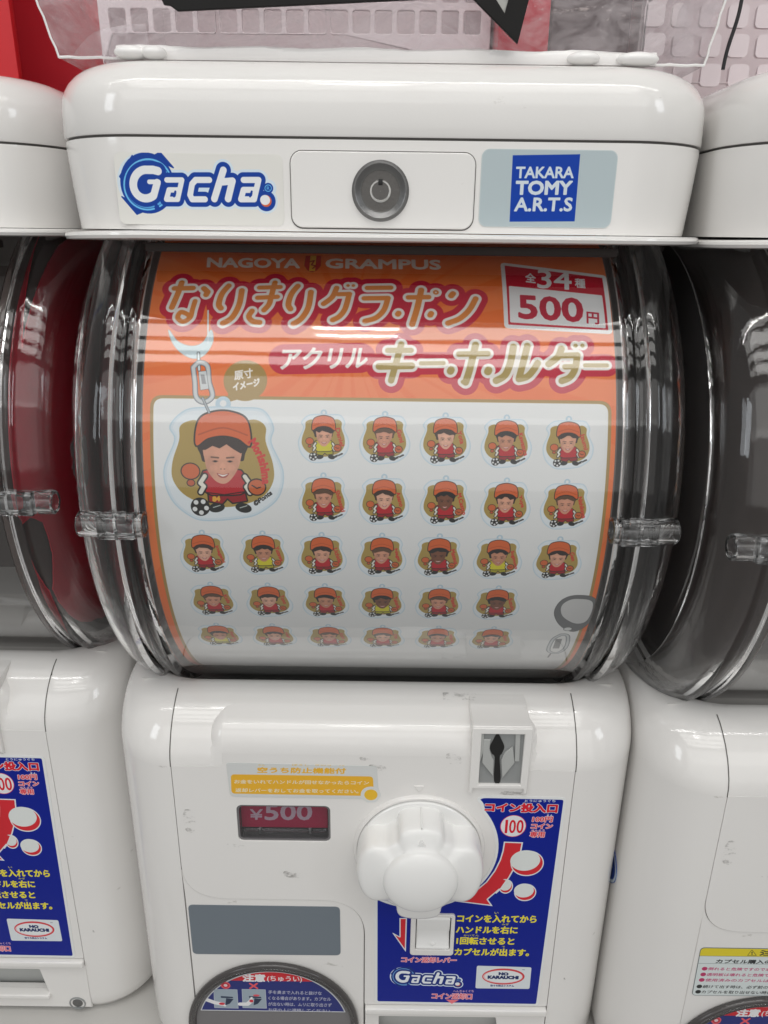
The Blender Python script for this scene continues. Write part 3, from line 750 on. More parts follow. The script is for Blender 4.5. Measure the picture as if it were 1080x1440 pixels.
def grime():
    # rubbed dirt: over the coin slot, on the hood and on the door panel
    def flat(u0, v0, u1, v1, Y=YF):
        p = [onY(u0, v0, Y), onY(u1, v0+2, Y), onY(u1+2, v1, Y), onY(u0+3, v1-1, Y)]
        bm = bmesh.new(); bm.faces.new([bm.verts.new((x, Y-.00012, z)) for x, z in smooth_pts(p, True, 4)]); bmesh.ops.recalc_face_normals(bm, faces=bm.faces)
        part('scuff_mark', bm, M_GRIME, smooth=False)
    flat(400, 1225, 424, 1234); flat(318, 1186, 342, 1191); flat(628, 1060, 646, 1074); flat(258, 1140, 272, 1168); flat(520, 1075, 540, 1083); flat(700, 1112, 735, 1118)
    for x0, x1, y0, y1, z0, z1 in ((.0405, .0610, .3930, .3985, -.2661, -.2650),):
        bm = bmesh.new(); bm.faces.new([bm.verts.new(p) for p in ((x0, y0, z0-.0002), (x1, y0, z0-.0002), (x1, y1, z1+.0003), (x0, y1, z1+.0003))])
        part('scuff_mark', bm, M_GRIME, smooth=False)
    for x, z in ((-.010, -.292), (-.007, -.2925), (.1215, -.47), (.126, -.472)):
        bm = bmesh.new()
        bm.faces.new([bm.verts.new((x+a*.004, YF-.0006+(0 if x < .1 else .0012), z+b*.0018)) for a, b in ((-1, -.5), (0, -1), (1, -.3), (.8, .7), (-.5, 1))])
        part('scuff_mark', bm, M_GRIME, smooth=False)
grime()

# ------------------------------------------------------------------ instruction label
def sticker_label():
    ring = .0478
    def A(deg): return (kx+ring*math.cos(R(deg)), kz+ring*math.sin(R(deg)))
    TR = F(797, 1121); BR = F(757, 1414); BL = F(527, 1410); TL = F(527, 1262)
    # outline: right side, bottom, left side up to the knob circle, round the circle, back to the top left corner
    topl = F(668, 1119)
    a_top = math.degrees(math.atan2(F(681, 1140)[1]-kz, F(681, 1140)[0]-kx))
    a_bot = math.degrees(math.atan2(F(540, 1266)[1]-kz, F(527, 1266)[0]-kx))
    arc = [A(a_bot+(a_top-a_bot)*i/40) for i in range(41)]
    out = [TR]; pts = fillet([TR, BR, BL, TL], [.0035, .0035, .0035, .002], 6)
    # fillet returns all corners; rebuild with the arc and the top-left nose
    nose = smooth_pts([arc[-1], F(676, 1131), F(671, 1124), F(678, 1119), F(690, 1118.6)], False, 4)
    TRr = fillet([F(690, 1118.6), TR, BR], [0, .0035, 0], 6)[1:-1]
    poly = [TL]+arc+nose[1:]+TRr
    BRr = fillet([TR, BR, BL], [0, .0035, 0], 6)[1:-1]; BLr = fillet([BR, BL, TL], [0, .0035, 0], 6)[1:-1]
    poly = poly+BRr+BLr
    xs = [p[0] for p in poly]; zs = [p[1] for p in poly]
    cv = Canvas('instruction_print', min(xs)-.001, max(xs)+.001, min(zs)-.001, max(zs)+.001, 11000, (222, 224, 224))
    blue = (0, 26, 136)
    E = [[*poly[i], *poly[(i+1) % len(poly)]] for i in range(len(poly))]
    T = cv.sdf(E, None, .003)
    # white rim: paint blue shrunk by the rim width
    T2 = T
    X0, Y0, X1, Y1, D = T2
    # interior distances are limited by the margin, enough for the rim
    cv.paint(T, blue, grow=-.0018)
    # a second, slimmer rim next to the knob circle
    wh = (220, 222, 224); red = (206, 30, 48); yel = (232, 216, 60)
    def Z(a, b): return F(660+a/7.714, 1110+b/7.714)          # crop of the upper right
    def Q(a, b): return F(490+a/3.273, 1080+b/3.273)          # crop of the whole label
    def tx(s, M_, x0, y0, x1, y1, lay, sh=0, dr=0): cv.text(s, M_(x0, y1), M_(x1, y1+dr), M_(x0+sh, y0), lay)
    tx('とうにゅうぐち', Z, 600, 108, 930, 135, [(wh, .00006)], 4, 2)
    tx('コイン投入口', Z, 170, 145, 945, 235, [(wh, .00075), (red, .00042)], 8, 14)
    tx('えん', Z, 835, 270, 905, 292, [(wh, .0001)], 3)
    tx('100円', Z, 682, 295, 895, 350, [((238, 190, 190), .0005), (red, .00008)], 8)
    tx('コイン', Z, 668, 372, 895, 420, [((238, 190, 190), .0005), (red, .00008)], 8)
    tx('せんよう', Z, 668, 432, 812, 452, [((236, 180, 180), .0001)], 3)
    tx('専用', Z, 655, 458, 808, 515, [((238, 190, 190), .0005), (red, .00008)], 8)
    c = Z(475, 395)
    cv.ell(c, .0080, .0066*1.28, (214, 70, 100)); cv.ell(c, .0076, .0063*1.28, wh)
    # tall outlined figures
    for i, (ch, x0, x1) in enumerate((('1', 388, 410), ('0', 432, 498), ('0', 512, 582))):
        cv.text(ch, Z(x0-4, 470), Z(x1-4, 470), Z(x0+8, 330), [(red, .00018)])
    # arrow sweeping down to the left
    ar = [Z(375, 565), Z(580, 572)] + [Z(*p) for p in ((560, 680), (520, 800), (430, 960), (330, 1080), (200, 1190), (250, 1262))]
    ar += [Q(490, 612)] + [Z(*p) for p in ((20, 1150), (60, 1100), (180, 1000), (270, 880), (330, 760), (360, 660))]
    cv.poly(ar, wh, grow=.0001); cv.poly(ar, (205, 42, 52), grow=-.0008)
    for (cx_, cy_, rx, ry) in ((395, 1050, 78, 78), (605, 1115, 120, 94), (627, 800, 180, 138)):
        o_ = Z(cx_, cy_); ex = abs(Z(cx_+rx, cy_)[0]-o_[0]); ez = abs(Z(cx_, cy_+ry)[1]-o_[1])
        if cx_ == 395:
            cv.ell(o_, ex, ez, wh)
        else: cv.ell(o_, ex, ez, wh)
        cv.ell(o_, ex-.0007, ez-.0009, (205, 42, 52))
        cv.ell((o_[0]-ex*.14, o_[1]+ez*.22), ex*.90, ez*.80, (216, 220, 218), rot=.12)
    ar2 = [Z(375, 565), Z(580, 572)]
    # repaint the part of the arrow that lies over the half-hidden ball
    cv.poly([Z(330, 960), Z(395, 985), Z(330, 1075), Z(290, 1060)], (205, 42, 52))
    cv.stroke([([Z(398, 990), Z(330, 1085), Z(290, 1122)], .0004)], [(wh, 0)])
    # short arrow beside the lever
    p = [Q(236, 690), Q(268, 690), Q(263, 842), Q(204, 758), Q(236, 775)]
    cv.poly(p, wh, grow=.0002); cv.poly(p, (205, 42, 52), grow=-.0006)
    yl = [(yel, .00028)]
    tx('コインを入れてから', Q, 500, 674, 862, 707, yl, 3, 4)
    tx('ハンドルを右に', Q, 495, 726, 775, 758, yl, 3, 3)
    tx('1回転させると', Q, 497, 777, 760, 809, yl, 3, 3)
    tx('カプセルが出ます。', Q, 488, 828, 828, 860, yl, 3, 4)
    for s_, x0, y0, x1, y1 in (('い', 672, 661, 690, 669), ('みぎ', 706, 714, 738, 722), ('かいてん', 530, 765, 600, 773), ('で', 706, 818, 720, 825)):
        tx(s_, Q, x0, y0, x1, y1, [(yel, .00004)])
    pk = (232, 180, 192)
    tx('へんきゃく', Q, 338, 852, 412, 862, [(pk, .00005)]); tx('コイン返却レバー', Q, 244, 868, 495, 892, [(pk, .0005), (red, .0)], 2, 3)
    tx('へんきゃくぐち', Q, 482, 1020, 576, 1031, [(pk, .00005)]); tx('コイン返却口', Q, 384, 1034, 566, 1060, [(pk, .0005), (red, .0)], 2, 3)
    cv.poly([Q(448, 1064), Q(508, 1066), Q(475, 1084)], (232, 120, 130))
    def q(a, b): return F(520+(a*.475+92)/4.32, 1320+(b*.34+128)/4.32+a*.004)
    logo(cv, q, blue=(12, 40, 120), light=(120, 175, 225), white=(226, 230, 236), halo=(214, 224, 234))
    # oval badge
    def B(a, b): return F(520+a/4.32, 1320+b/4.32)
    cv.poly(fillet([B(643, 298), B(652, 163), B(980, 173), B(968, 302)], .0012), (214, 220, 224), outline=(wh, .0002))
    o_ = B(811, 228); ex = abs(B(940, 228)[0]-o_[0]); ez = abs(B(811, 178)[1]-o_[1])
    cv.ell(o_, ex, ez*.98, (206, 60, 66)); cv.ell((o_[0]-ex*.02, o_[1]-ez*.02), ex*.93, ez*.80, (226, 190, 194)); cv.ell((o_[0], o_[1]), ex*.88, ez*.74, (222, 226, 228))
    cv.text('NO', B(785, 218), B(840, 220), B(785, 203), [((16, 34, 90), .0003)]); cv.text('KARAUCHI', B(718, 240), B(900, 243), B(719, 223), [((16, 34, 90), .00032)])
    cv.text('空うち防止システム', B(733, 288), B(875, 290), B(733, 277), [((30, 50, 110), .00008)])
    cv.text('TM', B(925, 190), B(940, 190), B(925, 184), [((60, 60, 90), .0)])
    o = part('instruction_label', plate(poly, [rrect(F(579, 1284)[0], F(636, 1340)[0], F(636, 1340)[1], F(579, 1284)[1], .002)], YF-.00028, YF, 0), printed('instruction_print', cv, .32, .25), smooth=False)
    uvmap(o, cv)
sticker_label()

def yellow_sticker():
    a, b = F(318, 1073), F(545, 1126)
    def K(x, y): return F(310+x/4.5, 1060+y/4.5)
    body_ = [K(36, 55), K(992, 80), K(995, 200), K(60, 268)]
    out = fillet([K(36, 55), K(990, 78), K(998, 215), K(1018, 262), K(985, 306), K(930, 306), K(895, 285), K(62, 270)], [.002, .002, .003, .003, .003, .002, .002, .0035], 6)
    xs = [p[0] for p in out]; zs = [p[1] for p in out]
    cv = Canvas('notice_print', min(xs)-.001, max(xs)+.001, min(zs)-.001, max(zs)+.001, 11000, (200, 203, 202))
    cv.poly(out, (206, 208, 207), grow=-.0002)
    ye = (226, 172, 44); wh = (224, 216, 196)
    cv.text('空うち防止機能付', K(235, 118), K(790, 124), K(237, 84), [(ye, .0002)])
    for s_, x0, x1 in (('から', 240, 280), ('ぼうし', 455, 560), ('きのう', 600, 700), ('つき', 745, 785)): cv.text(s_, K(x0, 74), K(x1, 77), K(x0, 64), [(ye, .0)])
    cv.poly(fillet([K(66, 128), K(965, 142), K(970, 235), K(890, 264), K(70, 250)], [.0025, .0025, .001, .001, .0025]), ye)
    cv.text('お金をいれてハンドルが回せなかったらコイン', K(88, 186), K(938, 194), K(89, 162), [(wh, .00009)])
    cv.text('返却レバーをおしてお金を取ってください。', K(95, 240), K(872, 248), K(96, 216), [(wh, .00009)])
    c = K(952, 258); cv.ell(c, .0062, .0062, (208, 210, 209)); cv.ell(c, .0040, .0040, (226, 180, 44))
    o = part('notice_sticker', plate(out, [], YF-.00025, YF, 0), printed('notice_print', cv, .35), smooth=False); uvmap(o, cv)
yellow_sticker()

YFL = YF+.0007
slate = fillet([onY(264.5, 1272, YFL), onY(478, 1275, YFL), onY(479, 1343, YFL), onY(271.5, 1341, YFL)], .0034)
SLATE = part('blank_sticker', plate(slate, [], YFL-.0003, YFL, 0), M_SLATE, smooth=False)

def flap():
    top = onY(381, 1351, YFL)
    r_ = .0590; cx, cz = top[0], top[1]-r_
    def D(r, zb=-.5475):
        pts = [(cx+r*math.cos(R(a)), cz+r*math.sin(R(a))) for a in range(0, 181, 4)]
        return pts+[(cx-r, zb), (cx+r, zb)]
    f = part('capsule_flap', plate(D(r_), [D(r_-.0052, -.545)], YFL-.0040, YFL, .0016, 3), M_SMOKE2)
    obj('flap_rim', plate(D(r_-.0020), [D(r_-.0040, -.5465)], YFL-.0052, YFL-.0030, .0006, 2), M_RING, f)
    obj('flap_cover', plate(D(r_-.0050, -.5455), [], YFL-.0018, YFL, .0005), M_SMOKE, f)
    yl = YFL-.0020
    zc = onY(400, 1422, yl)[1]; rl = r_-.0072
    pts = [(cx+rl*math.cos(R(a)), cz+rl*math.sin(R(a))) for a in range(0, 181, 3)]
    seg = [p for p in pts if p[1] > zc]; seg = [(cx+math.sqrt(rl*rl-(zc-cz)**2), zc)]+seg+[(cx-math.sqrt(rl*rl-(zc-cz)**2), zc)]
    cv = Canvas('caution_print', cx-.055, cx+.055, zc-.001, cz+r_, 11000, (205, 208, 212))
    def K(x, y): return onY(230+x/3.6, 1250+y/3.6, yl)
    E = [[*seg[i], *seg[(i+1) % len(seg)]] for i in range(len(seg))]
    T = cv.sdf(E, None, .002); cv.paint(T, (20, 34, 112), grow=-.0007)
    zr = K(500, 468)[1]
    up = [p for p in seg if p[1] > zr]; up = [(cx+math.sqrt(rl*rl-(zr-cz)**2), zr)]+up+[(cx-math.sqrt(rl*rl-(zr-cz)**2), zr)]
    E = [[*up[i], *up[(i+1) % len(up)]] for i in range(len(up))]; T = cv.sdf(E, None, .002); cv.paint(T, (200, 26, 40), grow=-.0006)
    wh = (226, 226, 228)
    cv.text('注意', K(402, 466), K(512, 468), K(403, 430), [(wh, .0004)]); cv.text('(ちゅうい)', K(525, 470), K(700, 474), K(525, 438), [(wh, .0001)])
    c = K(314, 487); cv.ell(c, .0033, .0033, (224, 90, 100)); cv.ell(c, .0024, .0024, (190, 30, 50)); cv.ell(c, .0013, .0013, (226, 200, 205))
    for s_ in (-1, 1): cv.stroke([([(K(456, 490)[0]-.0024, K(456, 490)[1]-s_*.0022), (K(456, 490)[0]+.0024, K(456, 490)[1]+s_*.0022)], .0007)], [((224, 80, 90), 0)])
    for x0, x1 in ((255, 378), (398, 521)):
        cv.poly([K(x0, 507), K(x1-6, 509), K(x1, 603), K(x0+4, 600)], (150, 164, 176), outline=(wh, .0002))
        cv.poly([K(x0+35, 541), K(x0+95, 545), K(x0+98, 552), K(x0+36, 550)], (24, 40, 70)); cv.poly([K(x0+62, 552), K(x0+100, 556), K(x0+80, 580), K(x0+58, 588)], (24, 40, 70))
    cv.stroke([([K(220, 560), K(262, 575), K(300, 582)], .0016), ([K(270, 572), K(312, 590)], .0008)], [(wh, 0)])
    cv.ell(K(296, 580), .0020, .0012, (205, 40, 60))
    cv.stroke([([K(388, 582), K(425, 582), K(445, 565)], .0016), ([K(440, 565), K(446, 550)], .0008)], [(wh, 0)])
    cv.ell(K(470, 538), .0022, .0009, (215, 70, 84)); cv.ell(K(445, 566), .0014, .0014, (205, 40, 60))
    g = (176, 176, 190)
    for i, s_ in enumerate(('手を奥まで入れると抜けな', 'くなる場合があります。カプセル', 'が出ない時は、ムリに取り出さず', 'お店の人に連絡してください。')):
        y = 512+i*30; x1 = (800, 846, 850, 852)[i]
        cv.text(s_, K(530, y+18), K(x1, y+24), K(531, y), [(g, .00008)])
    o = obj('caution_label', plate(seg, [], yl-.0002, yl+.0004, 0), printed('caution_print', cv, .3), f, smooth=False); uvmap(o, cv)
flap()

# ================================================================== DISPLAY CARD in the drum (flat print painted on a curved card)
def poster():
    cv = Canvas('display_card_print', -.1212, .1212, -.215, .180, 7200, (226, 228, 228))
    white = (232, 233, 233); orange = (234, 112, 46); gold = (166, 136, 74); crim = (196, 26, 58); wht = (236, 230, 224)
    PXM = abs(onP(541, 560)[0]-onP(540, 560)[0])
    def XY(u, v): return onP(u, v)
    xl = onP(200, 600)[0]; xg = onP(211, 600)[0]; xw = onP(215.5, 600)[0]
    tg = onP(540, 558); tw = onP(540, 563)
    cv.poly([(xl, -.3), (.2, -.3), (.2, .3), (xl, .3)], orange)
    c0 = onP(492, 478)
    for k in range(26):                        # faint rays printed behind the title
        a0 = 2*math.pi*k/26; a1 = a0+.11+.05*(k % 3)
        cv.poly([c0, (c0[0]+.17*math.cos(a0), c0[1]+.17*math.sin(a0)), (c0[0]+.17*math.cos(a1), c0[1]+.17*math.sin(a1))], (242, 146, 92), alpha=.30)
    cv.ell(c0, .030, .016, (246, 160, 112), alpha=.45, soft=90)
    sg = tg[1]-.0006; sw = sg-.0016
    cv.poly([(-.2, -.3), (xl, -.3), (xl, .3), (-.2, .3)], (226, 228, 228))
    cv.poly(fillet([(xg, -.3), (xg, sg), (.1168, sg), (.1168, -.3)], [0, .0062, .0062, 0]), gold)
    cv.poly(fillet([(xw, -.3), (xw, sw), (.1152, sw), (.1152, -.3)], [0, .005, .005, 0]), white)
    # heading
    def H(a, b): return onP(280+a/3, 340+b/3)
    cv.text('NAGOYA', H(35, 106), H(422, 110), H(38, 68), [(wht, .00045)]); cv.text('GRAMPUS', H(535, 110), H(1018, 116), H(537, 72), [(wht, .00045)])
    c = H(479, 95)
    cv.poly([(c[0]-.0042, c[1]+.007), (c[0]+.0042, c[1]+.007), (c[0]+.0045, c[1]-.001), (c[0]+.0025, c[1]-.0048), (c[0], c[1]-.0062), (c[0]-.0025, c[1]-.0048), (c[0]-.0045, c[1]-.001)], (190, 30, 36), outline=((216, 150, 50), .0003))
    cv.poly([(c[0]-.0016, c[1]+.007), (c[0]+.0016, c[1]+.007), (c[0]+.0016, c[1]-.0052), (c[0]-.0016, c[1]-.0052)], (226, 180, 62))
    cv.stroke([([(c[0]-.0018, c[1]+.002), (c[0]+.0006, c[1]+.003), (c[0]-.0006, c[1]-.0005), (c[0]+.0018, c[1]-.0012), (c[0]+.0002, c[1]-.0032)], .0004)], [((150, 24, 30), 0)])
    # title lettering in rounded strokes
    def mk(o, k):
        return lambda pts: [onP(o[0]+a/k, o[1]+b/k) for a, b in pts]
    r = 4.3*PXM; rs = 2.6*PXM; rt = 3.6*PXM
    A = mk((225, 380), 4.5); B = mk((440, 380), 4.5); D = mk((510, 460), 6); G = mk((680, 460), 5.684)
    sm = lambda p: smooth_pts(p, False, 5)
    L1 = [(sm(A([(138, 78), (112, 150), (75, 235)])), r), (A([(92, 115), (208, 113)]), r), (A([(278, 115), (302, 138), (292, 155)]), r),
          (sm(A([(222, 195), (205, 250), (190, 300), (145, 325), (112, 300), (132, 265), (175, 280), (188, 300)])), rt),
          (sm(A([(435, 98), (392, 150), (372, 215), (385, 240)])), r), (sm(A([(518, 128), (500, 220), (455, 300), (398, 335)])), r),
          (A([(630, 110), (760, 106)]), r*.9), (A([(618, 174), (742, 168)]), r*.9), (sm(A([(728, 78), (705, 160), (690, 215), (658, 252)])), r*.95), (sm(A([(582, 258), (562, 292), (585, 322), (630, 330)])), r*.95),
          (sm(A([(872, 100), (832, 150), (812, 215), (825, 245)])), r), (sm(A([(955, 138), (938, 235), (895, 305), (845, 338)])), r),
          (sm(B([(150, 112), (122, 170), (68, 212)])), r*.95), (B([(160, 152), (232, 150)]), r*.9), (sm(B([(230, 150), (205, 240), (170, 290), (125, 315)])), r*.95), (B([(222, 97)]), rs), (B([(256, 97)]), rs),
          (B([(345, 112), (492, 110)]), r*.95), (B([(325, 178), (475, 176)]), r*.95), (sm(B([(475, 176), (450, 250), (400, 300), (330, 322)])), r*.95),
          (B([(538, 278), (542, 272)]), r), (B([(605, 172), (732, 170)]), r*.95), (sm(B([(685, 125), (660, 240), (628, 342)])), r*1.05), (B([(742, 284), (748, 274)]), r),
          (B([(778, 140)]), r*1.0), (B([(875, 162), (886, 148)]), r*1.05), (sm(B([(1030, 180), (990, 250), (930, 305), (855, 335)])), r)]
    L2 = [(D([(212, 196), (408, 196)]), r*.9), (D([(138, 332), (412, 326)]), r*1.15), (sm(D([(325, 145), (285, 290), (240, 450)])), r*1.05), (D([(492, 306), (682, 304)]), rs*1.15), (D([(740, 372), (746, 360)]), r*1.2),
          (D([(812, 228), (1056, 224)]), r*.95), (sm(D([(952, 150), (905, 350), (868, 465)])), r*1.15), (D([(845, 462), (868, 470)]), r*.7),
          (G([(34, 356), (40, 344)]), r*1.25), (sm(G([(238, 158), (212, 290), (170, 385), (100, 428)])), r*1.15), (sm(G([(350, 150), (312, 300), (282, 412)])), r*1.1), (sm(G([(282, 415), (350, 395), (400, 340), (432, 288)])), r*1.1),
          (sm(G([(622, 172), (592, 240), (520, 296)])), r*1.1), (G([(620, 228), (748, 224)]), r*1.0), (sm(G([(748, 225), (732, 330), (690, 400), (625, 430)])), r*1.1), (G([(650, 318), (732, 316)]), r*.9), (G([(735, 148)]), rs*1.2), (G([(790, 148)]), rs*1.2), (G([(812, 306), (985, 306)]), rs*1.15)]
    wg = 4.4*PXM; cg = 13.5*PXM
    sub = [onP(398, 508), onP(420, 508), onP(508, 506)]
    cv.stroke(L1+L2+[([onP(400, 505), onP(506, 503)], 9*PXM)], [(crim, cg)])
    cv.stroke([(p, q) for p, q in L1], [(wht, wg)]); cv.stroke(L2, [(wht, wg)])
    cv.stroke(L1, [((219, 134, 60), 0)]); cv.stroke(L2, [((176, 154, 92), 0)])
    cv.ell(B([(778, 140)])[0], rs*.55, rs*.55, wht)
    cv.text('アクリル', onP(393, 519), onP(514, 517), onP(399, 490), [(wht, .00045)])
    # price badge
    def K(x, y): return onP(500+x/2.842, 340+y/2.842)
    bp = fillet([K(578, 82), K(1000, 135), K(1028, 370), K(594, 345)], .0025)
    cv.poly(bp, white); cv.poly(bp, (196, 26, 50), grow=-.0022)
    cv.poly(fillet([K(612, 176), K(985, 214), K(1000, 346), K(617, 322)], .0008), white)
    cv.text('全', K(680, 160), K(720, 165), K(678, 124), [(white, .00025)]); cv.text('34', K(728, 184), K(862, 192), K(728, 112), [(white, .0003)]); cv.text('種', K(878, 182), K(918, 186), K(876, 146), [(white, .0002)])
    cv.text('500', K(655, 304), K(908, 320), K(652, 214), [((186, 30, 60), .0006)]); cv.text('円', K(925, 325), K(972, 330), K(924, 280), [((186, 30, 60), .0002)])
    # speech bubble
    def K(x, y): return onP(200+x/3, 340+y/3)
    cv.ell(K(435, 585), abs(K(527, 585)[0]-K(435, 585)[0]), abs(K(435, 672)[1]-K(435, 585)[1]), gold)
    cv.poly([K(358, 678), K(365, 620), K(420, 660)], gold)
    cv.text('原寸', K(390, 584), K(466, 572), K(388, 545), [(wht, .0002)]); cv.text('イメージ', K(385, 628), K(495, 606), K(383, 598), [(wht, .00025)])
    # printed keyring hardware: hook, chain
    sil = (168, 176, 184); sil2 = (214, 226, 232); dk = (96, 100, 106)
    cres = smooth_pts([K(112, 372), K(150, 420), K(205, 440), K(255, 425), K(290, 372), K(298, 420), K(265, 475), K(215, 492), K(160, 465), K(125, 420)], True, 5)
    cv.poly(cres, (196, 214, 220), outline=((160, 190, 200), .0002)); cv.stroke([([K(278, 290), K(278, 425)], .0004)], [(sil2, 0)])
    cv.stroke([([K(237, 470), K(240, 540)], .0007)], [(dk, .0002), (sil2, -.0002)])
    def link(pts, rr, c1=dk, c2=(205, 208, 210)):
        cv.stroke([(smooth_pts(pts+[pts[0]], False, 6), rr)], [(c1, .0002), (sil, -.0001), (c2, -.0005)])
    link([K(215, 530), K(240, 510), K(275, 525), K(282, 590), K(296, 650), K(262, 676), K(228, 655), K(222, 590)], .0012)
    cv.poly([K(238, 548), K(270, 545), K(280, 620), K(246, 625)], (208, 212, 214), outline=(dk, .0002)); cv.poly([K(246, 560), K(262, 560), K(270, 600), K(252, 600)], (150, 152, 156))
    # key ring at lower right
    def K(x, y): return onP(540+x/3.375, 740+y/3.375)
    ro = [K(915, 328), K(1005, 350), K(975, 455), K(900, 500), K(835, 470), K(808, 410), K(842, 352)]
    cv.poly(smooth_pts(ro, True, 6), (110, 112, 114), outline=((70, 70, 74), .0002)); cv.poly(smooth_pts([K(920, 345), K(990, 362), K(965, 445), K(910, 462), K(850, 430), K(840, 385), K(870, 355)], True, 6), (206, 206, 206), outline=((86, 86, 90), .0002))
    cv.ell(K(872, 488), .0022, .0016, (220, 222, 222), outline=((80, 80, 84), .0003))
    link([K(840, 515), K(872, 522), K(862, 575), K(820, 602), K(780, 590), K(800, 540)], .0010); cv.poly([K(815, 535), K(845, 535), K(830, 580), K(800, 580)], (130, 132, 134))
    cv.stroke([([K(790, 605), K(778, 622)], .0005)], [((110, 110, 114), 0)])
    # ---- charms
    hairs = [(42, 30, 26), (30, 26, 26), (60, 44, 36), (92, 66, 46)]
    def charm(cx, cs, sc, shirt, skin, hair, name, big=False, seed=0):
        rn = random.Random(seed)
        def q(x, y): return (cx+x*sc, cs-y*sc)
        u = sc
        loop = [(0.0, -1.10)]
        halo = [(-.62, -.92), (-.25, -.97), (0, -.98), (.28, -.97), (.66, -.94), (.84, -.66), (.80, -.40), (1.0, .08), (.92, .52), (.60, .80), (.30, .90), (-.30, .96), (-.60, .88), (-.90, .58), (-1.0, .10), (-.80, -.42), (-.88, -.66)]
        hp = smooth_pts([q(*p) for p in halo], True, 5)
        cv.stroke([([q(0, -1.04)], .13*u)], [((186, 208, 222), 0)])
        cv.poly(hp, (214, 226, 234), outline=((190, 212, 226), .022*u))
        cv.poly(hp, (226, 233, 238), grow=-.035*u)
        cv.ell(q(0, -1.05), .055*u, .055*u, (232, 234, 234), outline=((190, 210, 224), .02*u))
        gb = [(-.72, -.66), (-.52, -.76), (-.30, -.74), (.30, -.76), (.56, -.78), (.72, -.66), (.72, -.42), (.84, -.05), (.84, .26), (.64, .54), (.20, .70), (-.20, .70), (-.64, .54), (-.86, .26), (-.86, -.05), (-.74, -.42)]
        cv.poly(smooth_pts([q(*p) for p in gb], True, 5), (172, 146, 76))
        blk = (34, 26, 24)
        # shorts, legs, boots
        for s_, x in ((-1, -.16), (1, .30)):
            cv.stroke([([q(x*.8, .55), q(x, .68)], .035*u)], [((120, 30, 40), 0)])
            cv.ell(q(x+.02, .73), .14*u, .085*u, (30, 32, 32), rot=-.2*s_)
            if big: cv.stroke([([q(x-.04, .73), q(x+.08, .69)], .008*u)], [((190, 200, 196), 0)])
        dkc = tuple(int(c*.8) for c in shirt)
        cv.poly([q(-.27, .42), q(.34, .40), q(.38, .60), q(.14, .64), (q(.05, .56)), q(-.04, .66), q(-.26, .62)], dkc, outline=(blk, .025*u))
        cv.poly(smooth_pts([q(-.34, .10), q(.30, .08), q(.36, .44), q(0, .50), q(-.30, .46)], True, 3), shirt, outline=(blk, .025*u))
        if big:
            cv.stroke([([q(-.34, .46), q(0, .50), q(.36, .44)], .010*u)], [((60, 10, 14), 0)])
            cv.text('84', q(-.20, .62), q(-.08, .61), q(-.20, .54), [((226, 170, 60), .01*u)])
        for s_ in (-1, 1):
            cv.stroke([([q(s_*.34+.02, .18), q(s_*.42+.02, .30), q(s_*.36+.02, .36), q(s_*.42+.02, .46)], .040*u)], [(blk, .022*u), ((228, 226, 214), -.004*u)])
        # ball
        cv.ell(q(-.42, .72), .165*u, .165*u, (28, 28, 28))
        for i in range(6):
            a = R(60*i+12); cc = (-.42+.105*math.cos(a), .72+.105*math.sin(a)) if i < 5 else (-.42, .72)
            a = R(72*i+12)
            cc = (-.42+.105*math.cos(a), .72+.105*math.sin(a))
            if i < 5: cv.ell(q(*cc), .042*u, .042*u, (226, 228, 228))
        # small plain pouch-like tail patch in the charm's orange
        cv.ell(q(.56, .36), .14*u, .13*u, (200, 96, 46), outline=(blk, .022*u)); cv.stroke([([q(.48, .33), q(.56, .38), q(.62, .36)], .010*u)], [(blk, 0)])
        cv.ell(q(-.56, .10), .15*u, .13*u, (206, 100, 52), outline=(blk, .018*u)); cv.ell(q(-.56, .30), .06*u, .05*u, (190, 84, 44), outline=(blk, .015*u))
        # head
        fx = rn.uniform(-.03, .03)
        hd = [(-.38, -.35), (-.36, -.10), (-.34, .0), (.34, -.04), (.36, -.14), (.38, -.38)]
        cv.poly(smooth_pts([q(*p) for p in [(-.42, -.42), (-.38, -.18), (-.31, -.06), (0, -.20), (.31, -.08), (.37, -.20), (.41, -.44), (0, -.70)]], True, 5), hair)
        fc = [(-.31, -.34), (-.30, -.08), (-.25, .10), (-.13, .26), (.0, .31), (.11, .26), (.23, .10), (.30, -.08), (.31, -.34), (.0, -.46)]
        cv.poly(smooth_pts([q(x+fx, y) for x, y in fc], True, 5), skin)
        lo = tuple(int(c*.84) for c in skin); hi_ = tuple(min(255, int(c*1.10)) for c in skin)
        cv.ell(q(fx-.21, .02), .07*u, .17*u, lo, alpha=.55, soft=max(1, .06*u*cv.ppm)); cv.ell(q(fx+.20, .0), .07*u, .17*u, lo, alpha=.4, soft=max(1, .06*u*cv.ppm))
        cv.ell(q(fx, -.20), .14*u, .08*u, hi_, alpha=.5, soft=max(1, .06*u*cv.ppm)); cv.ell(q(fx, .03), .05*u, .08*u, hi_, alpha=.6, soft=max(1, .04*u*cv.ppm))
        cv.ell(q(fx-.16, .04), .06*u, .05*u, hi_, alpha=.5, soft=max(1, .05*u*cv.ppm)); cv.ell(q(fx+.15, .03), .06*u, .05*u, hi_, alpha=.5, soft=max(1, .05*u*cv.ppm))
        for s_ in (-1, 1):
            cv.stroke([([q(fx+s_*.19, -.145), q(fx+s_*.07, -.135)], .013*u)], [(tuple(int(c*.5) for c in skin), 0)])
            cv.ell(q(fx+s_*.125, -.075), .055*u, .018*u, tuple(int(c*.72) for c in skin)); cv.ell(q(fx+s_*.125, -.075), .030*u, .016*u, (36, 24, 22))
            cv.ell(q(fx+s_*.03, .055), .014*u, .009*u, tuple(int(c*.62) for c in skin))
        wm = rn.choice((.09, .10, .115)); my = .145
